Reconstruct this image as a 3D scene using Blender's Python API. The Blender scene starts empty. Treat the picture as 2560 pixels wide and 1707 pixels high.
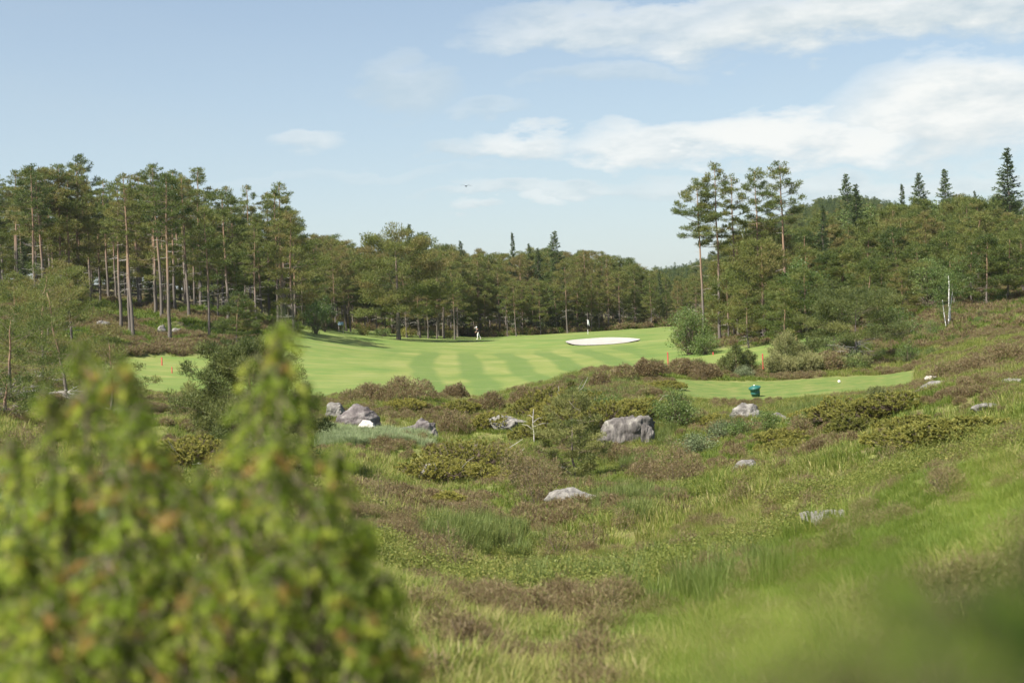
import bpy, math, random
import numpy as np

# ------------------------------------------------------------------ camera, sky, sun, exposure
F = 2560 * 50 / 36.0          # focal length in photograph pixels
HZ = 800.0                    # horizon row in the photograph
CAMZ = 6.0                    # camera height over the low ground
ROLL = math.radians(2.3)      # the camera was held a little askew: trunks and stakes all lean left
CR, SR = math.cos(ROLL), math.sin(ROLL)
sc = bpy.context.scene
cam_d = bpy.data.cameras.new('camera'); cam = bpy.data.objects.new('camera', cam_d)
sc.collection.objects.link(cam); sc.camera = cam
cam.location = (0, 0, CAMZ); cam.rotation_euler = (math.radians(90), ROLL, 0)
cam_d.lens = 50; cam_d.sensor_width = 36; cam_d.sensor_fit = 'HORIZONTAL'
cam_d.shift_y = -(853.5 - HZ) / 2560
cam_d.clip_start = 0.05; cam_d.clip_end = 6000
cam_d.dof.use_dof = True; cam_d.dof.focus_distance = 75; cam_d.dof.aperture_fstop = 2.4

SUN_EL = math.radians(53); SX, SY = -0.76, -0.65
SUN_ROT = math.atan2(SX, SY)
world = bpy.data.worlds.new('World'); sc.world = world; world.use_nodes = True
def build_world():
    nt = world.node_tree; N = nt.nodes; L = nt.links
    for n in list(N): N.remove(n)
    out = N.new('ShaderNodeOutputWorld'); bg = N.new('ShaderNodeBackground'); bg.inputs[1].default_value = 0.064
    sky = N.new('ShaderNodeTexSky'); sky.sky_type = 'NISHITA'; sky.sun_disc = False
    sky.sun_elevation = SUN_EL; sky.sun_rotation = SUN_ROT; sky.air_density = 1.0; sky.dust_density = 1.0; sky.ozone_density = 1.0
    geo = N.new('ShaderNodeNewGeometry')
    neg = N.new('ShaderNodeVectorMath'); neg.operation = 'SCALE'; neg.inputs['Scale'].default_value = -1
    L.new(geo.outputs['Incoming'], neg.inputs[0])
    sep = N.new('ShaderNodeSeparateXYZ'); L.new(neg.outputs[0], sep.inputs[0])
    def M(op, a, b=None, c=None, clamp=False):
        n = N.new('ShaderNodeMath'); n.operation = op; n.use_clamp = clamp
        for i, v in enumerate((a, b, c)):
            if v is None: continue
            if isinstance(v, (int, float)): n.inputs[i].default_value = v
            else: L.new(v, n.inputs[i])
        return n.outputs[0]
    az = M('ARCTAN2', sep.outputs[0], sep.outputs[1])          # 0 straight ahead, + to the right
    el = M('ARCSINE', sep.outputs[2])
    # wind-stretched clouds: noise in azimuth / elevation, finer towards the horizon
    comb = N.new('ShaderNodeCombineXYZ'); L.new(az, comb.inputs[0])
    L.new(M('MULTIPLY', el, 2.6), comb.inputs[1])
    def noise(scale, det, off, rough=.55):
        n = N.new('ShaderNodeTexNoise'); n.inputs['Scale'].default_value = scale; n.inputs['Detail'].default_value = det
        n.inputs['Roughness'].default_value = rough
        a = N.new('ShaderNodeVectorMath'); a.operation = 'ADD'; L.new(comb.outputs[0], a.inputs[0]); a.inputs[1].default_value = off
        L.new(a.outputs[0], n.inputs['Vector']); return n.outputs['Fac']
    n1 = noise(7, 7, (3.1, 7.7, 0)); n2 = noise(22, 8, (1.3, 2.2, 4), .6); n3 = noise(3.0, 4, (8.8, 1.2, 0))
    dis = M('MULTIPLY_ADD', M('SUBTRACT', n1, .5), .16, M('MULTIPLY', M('SUBTRACT', n2, .5), .09))
    cov = None; lit = None
    def px(x, y): return math.atan(((x - 1280) * CR + (HZ - y) * SR) / F)
    def py(x, y): return math.atan(((HZ - y) * CR - (x - 1280) * SR) / F)
    # cloud bodies: centre x, y and half sizes in photograph pixels, amount, brightness
    CL = [(1990, 345, 480, 72, 1.0, 1.0), (2420, 285, 330, 115, 1.0, .93), (1650, 360, 250, 60, .85, .95),
          (1310, 362, 150, 48, .8, .9), (1160, 380, 130, 30, .5, .82), (2250, 60, 720, 85, .95, .85), (1700, 40, 520, 55, .7, .85),
          (1030, 205, 140, 80, .42, .74), (1550, 185, 260, 34, .38, .78), (780, 345, 90, 45, .5, .9), (1130, 560, 65, 22, .55, .88),
          (1330, 500, 330, 24, .5, .84), (1230, 262, 110, 25, .3, .78), (2100, 465, 700, 45, .55, .82), (1320, 520, 80, 30, .5, .95), (900, 450, 420, 20, .16, .85)]
    for (cx, cy, rx, ry, am, br) in CL:
        dx = M('DIVIDE', M('ADD', M('SUBTRACT', az, px(cx, cy)), M('MULTIPLY', dis, .55)), rx / F)
        dy = M('DIVIDE', M('ADD', M('SUBTRACT', el, py(cx, cy)), M('MULTIPLY', dis, .42)), ry / F)
        # flat bases: the lower half is squeezed
        r2 = M('ADD', M('MULTIPLY', dx, dx), M('MULTIPLY', dy, dy))
        m = M('MULTIPLY', M('SMOOTH_MIN', M('MAXIMUM', M('MULTIPLY', M('SUBTRACT', 1.2, r2), 1.1), 0), 1.0, .3), am)
        cov = m if cov is None else M('MAXIMUM', cov, m)
        l = M('MULTIPLY', m, M('ADD', M('MULTIPLY_ADD', dy, .11, br), M('MULTIPLY', M('SUBTRACT', n2, .5), .5)))
        lit = l if lit is None else M('MAXIMUM', lit, l)
    # scattered clouds over the rest of the dome
    gen = M('MULTIPLY', M('MULTIPLY', M('SUBTRACT', n3, .5, clamp=True), 4.0, clamp=True), M('SUBTRACT', n1, .2, clamp=True))
    gen = M('MULTIPLY', gen, .45)
    cov = M('MAXIMUM', cov, gen, clamp=True)
    soft = M('MULTIPLY', cov, M('MULTIPLY_ADD', n2, .5, .72), clamp=True)
    cr = N.new('ShaderNodeMix'); cr.data_type = 'RGBA'
    cr.inputs[6].default_value = (4.3, 5.0, 5.3, 1); cr.inputs[7].default_value = (6.9, 7.05, 6.9, 1)
    L.new(M('MULTIPLY', M('SUBTRACT', M('DIVIDE', lit, M('MAXIMUM', cov, .05)), .70, clamp=True), 3.4, clamp=True), cr.inputs[0])
    hz = N.new('ShaderNodeMix'); hz.data_type = 'RGBA'                     # thin milky air, stronger low down
    L.new(sky.outputs[0], hz.inputs[6]); hz.inputs[7].default_value = (5.4, 6.3, 6.8, 1)
    L.new(M('MULTIPLY_ADD', M('SUBTRACT', 1.0, M('MULTIPLY', M('ABSOLUTE', el), 2.6), clamp=True), .45, .04), hz.inputs[0])
    mx = N.new('ShaderNodeMix'); mx.data_type = 'RGBA'
    L.new(soft, mx.inputs[0]); L.new(hz.outputs[2], mx.inputs[6]); L.new(cr.outputs[2], mx.inputs[7])
    L.new(mx.outputs[2], bg.inputs[0]); L.new(bg.outputs[0], out.inputs[0])
build_world()
sun_d = bpy.data.lights.new('sun', 'SUN'); sun_o = bpy.data.objects.new('sun', sun_d); sc.collection.objects.link(sun_o)
sun_d.energy = 5.0; sun_d.angle = math.radians(.6); sun_d.color = (1, .945, .85)
from mathutils import Vector
hl = math.hypot(SX, SY)
sun_o.rotation_euler = Vector((SX / hl * math.cos(SUN_EL), SY / hl * math.cos(SUN_EL), math.sin(SUN_EL))).to_track_quat('Z', 'Y').to_euler()
vs = sc.view_settings; vs.view_transform = 'Standard'; vs.look = 'None'; vs.exposure = 1.1; vs.gamma = 1; vs.use_curve_mapping = False
sc.cycles.use_denoising = True
sc.cycles.max_bounces = 5; sc.cycles.diffuse_bounces = 3; sc.cycles.transmission_bounces = 3; sc.cycles.glossy_bounces = 2
sc.cycles.sample_clamp_indirect = 4; sc.cycles.adaptive_threshold = .02

# ------------------------------------------------------------------ helpers
COL = sc.collection
rs = np.random.RandomState(7); random.seed(7)
def tag(o, label=None, cat=None, group=None, kind=None):
    if label: o['label'] = label
    if cat: o['category'] = cat
    if group: o['group'] = group
    if kind: o['kind'] = kind
    return o
def empty(name, loc=(0, 0, 0), rz=0, sc_=1):
    o = bpy.data.objects.new(name, None); COL.objects.link(o); o.location = loc; o.rotation_euler = (0, 0, rz)
    o.scale = (sc_,) * 3 if isinstance(sc_, (int, float)) else sc_; o.empty_display_size = .2; return o
def link(name, me, parent=None, mat=None, col=None):
    o = bpy.data.objects.new(name, me); (col or COL).objects.link(o)
    if parent is not None: o.parent = parent
    if mat is not None and not me.materials: me.materials.append(mat)
    return o
def np_mesh(name, V, T, tint=None, smooth=False):
    """mesh from vertex array V (n,3) and faces T (m,3|4)"""
    V = np.asarray(V, np.float32); T = np.asarray(T, np.int32); k = T.shape[1]
    me = bpy.data.meshes.new(name)
    me.vertices.add(len(V)); me.vertices.foreach_set('co', V.ravel())
    me.loops.add(T.size); me.loops.foreach_set('vertex_index', T.ravel())
    me.polygons.add(len(T)); me.polygons.foreach_set('loop_start', np.arange(0, T.size, k, dtype=np.int32))
    if smooth: me.polygons.foreach_set('use_smooth', np.ones(len(T), bool))
    me.update(calc_edges=True)
    if tint is not None:
        a = me.attributes.new('tint', 'FLOAT', 'POINT'); a.data.foreach_set('value', np.asarray(tint, np.float32))
    return me
def copy_tree(root, loc, rz=0, s=1.0, label=None, group=None, name=None):
    def rec(o, par):
        c = o.copy(); COL.objects.link(c)
        if par is not None: c.parent = par
        for ch in [x for x in o.children]: rec(ch, c)
        return c
    r = rec(root, None); r.location = loc; r.rotation_euler = (0, 0, rz); r.scale = (s,) * 3 if isinstance(s, (int, float)) else s
    if label: r['label'] = label
    if group: r['group'] = group
    if name: r.name = name
    return r
def unit(v): return v / np.maximum(np.linalg.norm(v, axis=-1, keepdims=True), 1e-9)
class Soup:
    def __init__(s): s.V = []; s.T = []; s.t = []; s.n = 0
    def add(s, V, T, t):
        V = np.asarray(V, float); s.V.append(V); s.T.append(np.asarray(T) + s.n); s.t.append(np.broadcast_to(t, (len(V),)) if np.ndim(t) < 1 else np.asarray(t)); s.n += len(V)
    def tris(s, P, t):                     # P (n,3,3)
        n = len(P); s.add(P.reshape(-1, 3), np.arange(n * 3).reshape(-1, 3), np.repeat(np.broadcast_to(t, (n,)), 3))
    def tube(s, path, rad, sides=5, t=0.0, cap=True):
        path = np.asarray(path, float); k = len(path); rad = np.broadcast_to(rad, (k,))
        d = np.gradient(path, axis=0); d = unit(d)
        up = np.array([0, 0, 1.]) if abs(d[0][2]) < .9 else np.array([1., 0, 0])
        a = unit(np.cross(d, up)); b = np.cross(d, a)
        th = np.linspace(0, 2 * np.pi, sides, endpoint=False)
        ring = path[:, None, :] + rad[:, None, None] * (a[:, None, :] * np.cos(th)[None, :, None] + b[:, None, :] * np.sin(th)[None, :, None])
        V = ring.reshape(-1, 3); T = []
        for i in range(k - 1):
            for j in range(sides):
                j2 = (j + 1) % sides; p, q, r_, s_ = i * sides + j, i * sides + j2, (i + 1) * sides + j2, (i + 1) * sides + j
                T += [(p, q, r_), (p, r_, s_)]
        if cap:
            for j in range(1, sides - 1): T.append(((k - 1) * sides, (k - 1) * sides + j, (k - 1) * sides + j + 1))
        tt = np.repeat(np.broadcast_to(t, (k,)), sides)
        s.add(V, T, tt)
    def mesh(s, name, smooth=False):
        return np_mesh(name, np.concatenate(s.V), np.concatenate(s.T), np.concatenate(s.t), smooth)
    def build(s, name, mat, parent=None, smooth=False):
        return link(name, s.mesh(name, smooth), parent, mat)
_NT = {}
def vnoise(x, y, seed=0):
    r = _NT.get(seed)
    if r is None: r = _NT[seed] = np.random.RandomState(seed).rand(256, 256)
    xi = np.floor(x).astype(int); yi = np.floor(y).astype(int); fx = x - xi; fy = y - yi
    fx = fx * fx * (3 - 2 * fx); fy = fy * fy * (3 - 2 * fy)
    g = lambda a, b: r[a % 256, b % 256]
    return (g(xi, yi) * (1 - fx) + g(xi + 1, yi) * fx) * (1 - fy) + (g(xi, yi + 1) * (1 - fx) + g(xi + 1, yi + 1) * fx) * fy
def fbm(x, y, seed=0, oct=4):
    a = 0; w = .5; s = 0
    for i in range(oct): a = a + w * vnoise(x * 2 ** i + 17.3 * i, y * 2 ** i - 9.1 * i, seed + i); s += w; w *= .5
    return a / s
def smooth(a, b, x):
    t = np.clip((x - a) / (b - a), 0, 1); return t * t * (3 - 2 * t)

# ------------------------------------------------------------------ materials
def mat_nodes(name):
    m = bpy.data.materials.new(name); m.use_nodes = True; nt = m.node_tree
    for n in list(nt.nodes): nt.nodes.remove(n)
    out = nt.nodes.new('ShaderNodeOutputMaterial'); return m, nt, out
def ramp(nt, fac, cols):
    r = nt.nodes.new('ShaderNodeValToRGB'); e = r.color_ramp.elements
    for i, (p, c) in enumerate(cols):
        el = e[i] if i < 2 else e.new(p)
        el.position = p; el.color = (*c, 1)
    nt.links.new(fac, r.inputs[0]); return r.outputs[0]
def nmath(nt, op, a, b=None, c=None, clamp=False):
    n = nt.nodes.new('ShaderNodeMath'); n.operation = op; n.use_clamp = clamp
    for i, v in enumerate((a, b, c)):
        if v is None: continue
        if isinstance(v, (int, float)): n.inputs[i].default_value = v
        else: nt.links.new(v, n.inputs[i])
    return n.outputs[0]
def leaf_mat(name, cols, trans=.35, obj_var=.25, rough=.55, spec=.25):
    """foliage: colour from the per-leaf tint and a little per-plant variation, part of the light passing through"""
    m, nt, out = mat_nodes(name); N = nt.nodes
    at = N.new('ShaderNodeAttribute'); at.attribute_name = 'tint'
    oi = N.new('ShaderNodeObjectInfo')
    f = nmath(nt, 'ADD', at.outputs['Fac'], nmath(nt, 'MULTIPLY', nmath(nt, 'SUBTRACT', oi.outputs['Random'], .5), obj_var), clamp=True)
    c = ramp(nt, f, cols)
    p = N.new('ShaderNodeBsdfPrincipled'); nt.links.new(c, p.inputs['Base Color']); p.inputs['Roughness'].default_value = rough
    p.inputs['Specular IOR Level'].default_value = spec
    t = N.new('ShaderNodeBsdfTranslucent'); nt.links.new(c, t.inputs[0])
    mx = N.new('ShaderNodeMixShader'); mx.inputs[0].default_value = trans
    nt.links.new(p.outputs[0], mx.inputs[1]); nt.links.new(t.outputs[0], mx.inputs[2]); nt.links.new(mx.outputs[0], out.inputs[0])
    return m
def surf_mat(name, cols, scale=4, det=6, rough=.8, bump=.3, bscale=None, spec=.3, attr=False, stretch=(1, 1, 1), bdist=.02):
    """solid surface: colours by 3-D noise (or by the tint attribute plus noise) and fine relief"""
    m, nt, out = mat_nodes(name); N = nt.nodes
    tc = N.new('ShaderNodeTexCoord'); mp = N.new('ShaderNodeMapping'); mp.inputs['Scale'].default_value = stretch
    nt.links.new(tc.outputs['Object'], mp.inputs[0])
    no = N.new('ShaderNodeTexNoise'); no.inputs['Scale'].default_value = scale; no.inputs['Detail'].default_value = det; no.inputs['Roughness'].default_value = .62
    nt.links.new(mp.outputs[0], no.inputs['Vector'])
    f = no.outputs['Fac']
    if attr:
        at = N.new('ShaderNodeAttribute'); at.attribute_name = 'tint'
        f = nmath(nt, 'ADD', at.outputs['Fac'], nmath(nt, 'MULTIPLY', nmath(nt, 'SUBTRACT', f, .5), .7), clamp=True)
    c = ramp(nt, f, cols)
    p = N.new('ShaderNodeBsdfPrincipled'); nt.links.new(c, p.inputs['Base Color']); p.inputs['Roughness'].default_value = rough
    p.inputs['Specular IOR Level'].default_value = spec
    if bump:
        b = N.new('ShaderNodeBump'); b.inputs['Strength'].default_value = bump; b.inputs['Distance'].default_value = bdist
        n2 = N.new('ShaderNodeTexNoise'); n2.inputs['Scale'].default_value = bscale or scale * 4; n2.inputs['Detail'].default_value = 6
        nt.links.new(mp.outputs[0], n2.inputs['Vector']); nt.links.new(n2.outputs['Fac'], b.inputs['Height']); nt.links.new(b.outputs[0], p.inputs['Normal'])
    nt.links.new(p.outputs[0], out.inputs[0]); return m
M = {}
M['pine'] = leaf_mat('pine_needles', [(0, (.068, .100, .026)), (.45, (.138, .172, .042)), (.75, (.192, .205, .054)), (1, (.205, .170, .062))], .45, .55)
M['pine_green'] = leaf_mat('green_pine_needles', [(0, (.06, .085, .026)), (.5, (.14, .165, .048)), (1, (.26, .26, .085))], .35, .3)
M['spruce'] = leaf_mat('spruce_needles', [(0, (.045, .072, .028)), (.5, (.09, .13, .042)), (1, (.17, .20, .06))], .35, .35)
M['leaf'] = leaf_mat('broad_leaves', [(0, (.06, .11, .024)), (.5, (.13, .19, .05)), (1, (.23, .28, .085))], .45, .3, .45, .35)
M['willow'] = leaf_mat('grey_willow_leaves', [(0, (.07, .11, .045)), (.5, (.16, .20, .09)), (1, (.36, .40, .24))], .35, .2, .5)
M['juniper'] = leaf_mat('juniper_needles', [(0, (.10, .115, .03)), (.5, (.25, .25, .058)), (1, (.40, .36, .09))], .45, .25)
M['shoot'] = leaf_mat('young_pine_needles', [(0, (.06, .085, .03)), (.5, (.15, .17, .055)), (1, (.30, .29, .12))], .3, .2)
M['near_bush'] = leaf_mat('near_juniper_needles', [(0, (.10, .15, .02)), (.45, (.29, .39, .045)), (.8, (.52, .55, .09)), (.88, (.38, .27, .08)), (1, (.48, .25, .085))], .55, .0)
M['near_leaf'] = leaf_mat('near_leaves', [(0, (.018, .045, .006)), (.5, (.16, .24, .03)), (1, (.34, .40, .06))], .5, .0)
M['heather'] = leaf_mat('heather_twigs', [(0, (.14, .102, .052)), (.5, (.235, .178, .090)), (.8, (.295, .232, .13)), (.82, (.18, .20, .055)), (1, (.25, .26, .08))], .4, .4)
M['grass'] = leaf_mat('moor_grass', [(0, (.105, .165, .026)), (.5, (.205, .255, .048)), (.78, (.34, .325, .10)), (1, (.45, .38, .19))], .5, .4)
M['rush'] = leaf_mat('rush_blades', [(0, (.09, .135, .035)), (.6, (.18, .225, .06)), (1, (.33, .33, .12))], .4, .2)
M['sedge'] = leaf_mat('pale_sedge', [(0, (.14, .20, .07)), (.5, (.25, .31, .14)), (1, (.38, .42, .24))], .35, .15)
M['bil'] = leaf_mat('bilberry_leaves', [(0, (.10, .14, .028)), (.6, (.21, .235, .052)), (1, (.33, .30, .09))], .45, .3)
M['bark'] = surf_mat('pine_bark', [(0, (.13, .112, .095)), (.35, (.185, .152, .125)), (.65, (.24, .165, .115)), (1, (.275, .178, .112))], 6, 5, .9, .5, attr=True, stretch=(1, 1, .25))
M['twig'] = surf_mat('twig_bark', [(.2, (.11, .085, .065)), (.8, (.22, .165, .125))], 5, 4, .9, 0)
M['dead'] = surf_mat('dead_wood', [(.2, (.30, .27, .24)), (.8, (.50, .47, .43))], 8, 4, .85, 0)
M['birch'] = surf_mat('birch_bark', [(.30, (.10, .09, .08)), (.42, (.62, .60, .56)), (1, (.80, .78, .74))], 3, 5, .7, .2, stretch=(1, 1, 2.5))
M['rock'] = surf_mat('lichen_rock', [(.30, (.06, .054, .048)), (.42, (.14, .13, .118)), (.55, (.215, .203, .18)), (.72, (.33, .315, .28))], 2.6, 10, .9, 1.0, 7, bdist=.08)
M['rock_dark'] = surf_mat('dark_gneiss', [(.3, (.05, .043, .042)), (.5, (.13, .112, .108)), (.75, (.30, .28, .255))], 2.4, 10, .9, 1.0, 7, bdist=.08)
M['rock_cliff'] = surf_mat('streaked_cliff', [(.32, (.045, .04, .036)), (.46, (.10, .09, .083)), (.58, (.16, .147, .13)), (.70, (.30, .285, .25))], 3.2, 10, .9, 1.0, 8, bdist=.1, stretch=(1, 1, .3))
M['rock_white'] = surf_mat('bleached_quartz', [(.3, (.18, .13, .10)), (.45, (.42, .39, .35)), (.7, (.60, .58, .54))], 1.6, 8, .85, .5, 6, bdist=.04)
M['sand'] = surf_mat('bunker_sand', [(.3, (.29, .272, .24)), (.5, (.345, .327, .295)), (.7, (.38, .362, .33))], .9, 8, .95, .3, 12)
M['red'] = surf_mat('red_paint', [(.3, (.33, .045, .035)), (.7, (.42, .065, .05))], 8, 4, .6, .1)
M['white'] = surf_mat('white_cloth', [(.3, (.74, .74, .74)), (.7, (.84, .84, .83))], 10, 3, .8, .1)
M['navy'] = surf_mat('navy_cloth', [(.3, (.012, .016, .030)), (.7, (.03, .035, .055))], 10, 3, .85, .1)
M['skin'] = surf_mat('skin', [(.3, (.50, .30, .21)), (.7, (.58, .36, .26))], 10, 3, .6, 0)
M['bin'] = surf_mat('green_plastic', [(.3, (.014, .085, .066)), (.7, (.024, .12, .095))], 4, 4, .38, .08, spec=.5)
M['bin_dark'] = surf_mat('dark_liner', [(.3, (.012, .02, .018)), (.7, (.03, .04, .036))], 6, 4, .6, .1)
M['board'] = surf_mat('blue_grey_board', [(.3, (.20, .32, .38)), (.7, (.32, .44, .50))], 4, 4, .5, 0)
M['wood'] = surf_mat('grey_post_wood', [(.3, (.26, .22, .17)), (.7, (.42, .38, .31))], 6, 5, .85, .3)
M['black'] = surf_mat('black_paint', [(.3, (.015, .015, .015)), (.7, (.03, .03, .03))], 6, 3, .5, 0)

# ------------------------------------------------------------------ the lie of the land
# for some directions (photograph column) the ground height against distance, relative to the eye
PROF = {
 -500: [(3,-1.6),(10,-2.2),(20,-2.8),(40,-3.0),(60,-2.4),(80,-1.5),(100,-.6),(120,.4),(140,1.8),(160,3.2),(200,6),(250,8),(350,10),(600,16),(1500,30)],
 0: [(3,-1.7),(10,-2.4),(20,-3.0),(40,-3.6),(60,-3.4),(80,-2.8),(100,-2.2),(120,-1.2),(140,.3),(160,1.8),(200,4.6),(250,7),(350,9),(600,16),(1500,30)],
 300: [(3,-1.7),(10,-2.5),(20,-3.3),(40,-4.1),(60,-4.5),(80,-4.8),(90,-4.8),(110,-4.5),(126,-3.8),(140,-1.9),(155,.2),(170,1.6),(200,3.6),(250,6),(350,8),(600,14),(1500,26)],
 600: [(3,-1.7),(10,-2.5),(20,-3.3),(42,-3.6),(60,-4.7),(80,-5.2),(100,-5.2),(115,-4.7),(130,-3.8),(145,-2.0),(158,-.5),(175,.6),(200,1.6),(250,3.5),(350,6),(600,12),(1500,22)],
 900: [(3,-1.7),(10,-2.5),(20,-3.5),(35,-4.4),(50,-4.9),(58,-5.0),(63,-4.7),(68,-4.1),(75,-3.9),(82,-4.6),(90,-5.2),(100,-5.2),(120,-4.6),(150,-3.5),(178,-2.75),(190,-2.5),(210,-2.4),(250,-1.2),(350,3),(600,9),(1500,18)],
 1200: [(3,-1.7),(10,-2.5),(15,-3.2),(20,-3.8),(30,-4.8),(40,-5.4),(50,-5.8),(60,-5.9),(66,-5.5),(72,-4.9),(80,-4.8),(90,-5.6),(100,-5.6),(120,-5.0),(150,-4.2),(180,-3.4),(205,-2.95),(218,-2.9),(250,-2.2),(350,2),(600,8),(1500,16)],
 1500: [(3,-1.7),(10,-2.5),(20,-3.9),(30,-4.7),(40,-5.1),(50,-5.5),(57,-5.55),(60,-5.2),(63,-4.6),(70,-4.0),(80,-3.4),(89,-3.0),(100,-3.9),(110,-4.4),(120,-4.4),(150,-3.6),(168,-2.95),(180,-2.0),(190,-1.75),(205,-1.9),(250,-1.5),(350,2),(600,8),(1500,16)],
 1600: [(3,-1.7),(10,-2.5),(20,-3.75),(30,-4.5),(40,-4.95),(50,-5.3),(57.5,-5.5),(59.5,-5.2),(60.8,-4.1),(66,-3.9),(72,-3.75),(80,-3.45),(90,-3.05),(100,-3.9),(110,-4.3),(120,-4.3),(150,-3.4),(168,-2.85),(180,-2.1),(190,-1.8),(205,-1.7),(250,-1.2),(350,2),(600,8),(1500,16)],
 1800: [(3,-1.7),(10,-2.35),(20,-3.5),(30,-4.1),(40,-4.4),(50,-4.75),(60,-4.9),(69,-4.75),(74,-4.3),(82,-4.1),(86,-3.6),(92,-3.3),(100,-3.8),(115,-3.8),(130,-3.35),(145,-2.9),(160,-2.4),(200,-1),(250,0),(350,3),(600,12),(1500,20)],
 1960: [(3,-1.7),(10,-2.2),(20,-3.2),(30,-3.75),(40,-4.05),(50,-4.35),(60,-4.5),(69,-4.4),(74.5,-3.95),(82,-3.8),(88,-3.4),(94,-3.2),(105,-3.3),(118,-2.6),(128,-2.0),(140,-2.0),(160,-.5),(200,3),(250,5),(350,8),(480,28),(560,36),(1500,40)],
 2140: [(3,-1.65),(10,-2.0),(20,-2.8),(30,-3.3),(40,-3.55),(50,-3.75),(60,-3.85),(68,-3.85),(75,-3.5),(82,-3.4),(92,-2.8),(110,-2.1),(125,-1.2),(140,.4),(160,2.2),(200,6),(250,9),(350,11),(480,34),(560,40),(1500,42)],
 2290: [(3,-1.6),(10,-1.85),(20,-2.5),(30,-2.85),(40,-2.95),(50,-3.1),(58,-3.35),(66,-3.75),(75,-3.8),(83,-3.65),(92,-3.0),(105,-2.0),(115,-1.2),(130,.3),(140,1.3),(160,3.3),(200,7.2),(250,10),(350,12),(560,34),(1500,40)],
 2400: [(3,-1.6),(10,-1.75),(20,-2.3),(30,-2.5),(40,-2.4),(50,-2.3),(60,-2.1),(75,-1.75),(90,-1.4),(110,.4),(130,2.3),(160,5),(200,8.6),(250,11),(350,13),(560,26),(1500,36)],
 2700: [(3,-1.5),(10,-1.5),(20,-1.9),(30,-2.0),(40,-1.8),(50,-1.6),(60,-1.3),(75,-.9),(90,-.3),(110,1.4),(130,3.3),(160,6),(200,9.5),(250,12),(350,14),(560,24),(1500,34)],
 3200: [(3,-1.4),(10,-1.3),(20,-1.5),(30,-1.4),(40,-1.1),(50,-.8),(60,-.4),(75,.1),(90,.8),(110,2.4),(130,4.3),(160,7),(200,10.5),(250,13),(350,15),(560,24),(1500,34)]}
_us = np.array(sorted(PROF)); _ld = np.linspace(math.log(2.5), math.log(1500), 900); _uf = np.linspace(-500, 3200, 371)
_tab = np.array([np.interp(np.exp(_ld), *zip(*PROF[u])) for u in _us])
def _gs(a, sig, axis):
    k = np.arange(-int(3 * sig), int(3 * sig) + 1); w = np.exp(-k * k / (2 * sig * sig)); w /= w.sum()
    pad = [(0, 0), (0, 0)]; pad[axis] = (len(k) // 2,) * 2
    return np.apply_along_axis(lambda v: np.convolve(v, w, 'valid'), axis, np.pad(a, pad, mode='edge'))
_tab = _gs(_tab, 5, 1)
_tab = np.array([np.interp(_uf, _us, _tab[:, j]) for j in range(_tab.shape[1])]).T
_tab = _gs(_tab, 9, 0)
FL = [(88,300),(100,200),(115,200),(122,255),(128,330),(132,500),(140,640),(150,700),(165,735),(180,765),(190,800),(200,840),(222,860)]   # left edge of the mown grass
FR = [(88,1560),(94,1620),(98,2010),(112,2085),(124,2085),(131,2010),(137,1860),(142,1740),(150,1690),(222,1700)]
FN = [(-500,90),(200,96),(700,93),(1000,91),(1250,94),(1450,101),(1600,100),(1750,99),(2100,101),(3200,120)]    # near edge
def _prof(u, yy):
    u = np.clip(u, -499, 3199); fi = (u + 500) / 10; fj = (np.log(yy) - _ld[0]) / (_ld[1] - _ld[0])
    i = np.clip(fi.astype(int), 0, 369); j = np.clip(fj.astype(int), 0, 898); a = fi - i; b = fj - j
    return (_tab[i, j] * (1 - a) + _tab[i + 1, j] * a) * (1 - b) + (_tab[i, j + 1] * (1 - a) + _tab[i + 1, j + 1] * a) * b
def base_z(x, y):
    """ground height against the eye, before the small bumps"""
    x = np.asarray(x, float); yy = np.clip(np.asarray(y, float), 2.6, 1490)
    lz = (_prof(1280 + F * x / yy, yy) - x * SR) / CR
    return (_prof(1280 + F * (x * CR - lz * SR) / yy, yy) - x * SR) / CR
def to_u(x, y):
    x = np.asarray(x, float); yy = np.maximum(np.asarray(y, float), 1.0)
    return 1280 + F * (x * CR - base_z(x, yy) * SR) / yy
def fair(x, y):
    u = to_u(x, y) + 26 * (fbm(x * .16, y * .16, 41, 2) - .5)
    s = y / F
    d = np.minimum((u - np.interp(y, *zip(*FL))) * s, (np.interp(y, *zip(*FR)) - u) * s)
    d = np.minimum(d, y - np.interp(u, *zip(*FN)) + 1.5 * (fbm(x * .3, y * .3, 5, 2) - .5)); d = np.minimum(d, (221 - y))
    return np.clip(d / 1.2 + .5, 0, 1)
def tee(x, y):
    u = to_u(x, y); s = y / F
    d = np.minimum((u - 1690) * s, (2285 - u) * s); d = np.minimum(d, y - (73.2 + (u - 1690) * -.004)); d = np.minimum(d, (84.5 - y))
    return np.clip(d / .5 + .5, 0, 1)
BUNK = None
def gz(x, y):
    x = np.asarray(x, float); y = np.asarray(y, float)
    z = base_z(x, y)
    calm = np.maximum(fair(x, y), tee(x, y))
    u = to_u(x, y); ntee = smooth(1600, 1700, u) * smooth(2380, 2290, u) * smooth(60, 68, y) * smooth(96, 88, y)
    am = smooth(4, 14, y) * (1 - calm) * (1 - .75 * ntee) * np.where(y > 125, 1.6, 1)
    z = z + am * ((fbm(x * .22, y * .22, 11, 3) - .5) * (.75 + .45 * smooth(66, 56, y)) + (fbm(x * .75, y * .75, 3, 3) - .5) * .42)
    z = z + fair(x, y) * (fbm(x * .06, y * .06, 23, 2) - .5) * .35
    return z + CAMZ
def gz1(x, y): return float(gz(np.array([x]), np.array([y]))[0])
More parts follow.
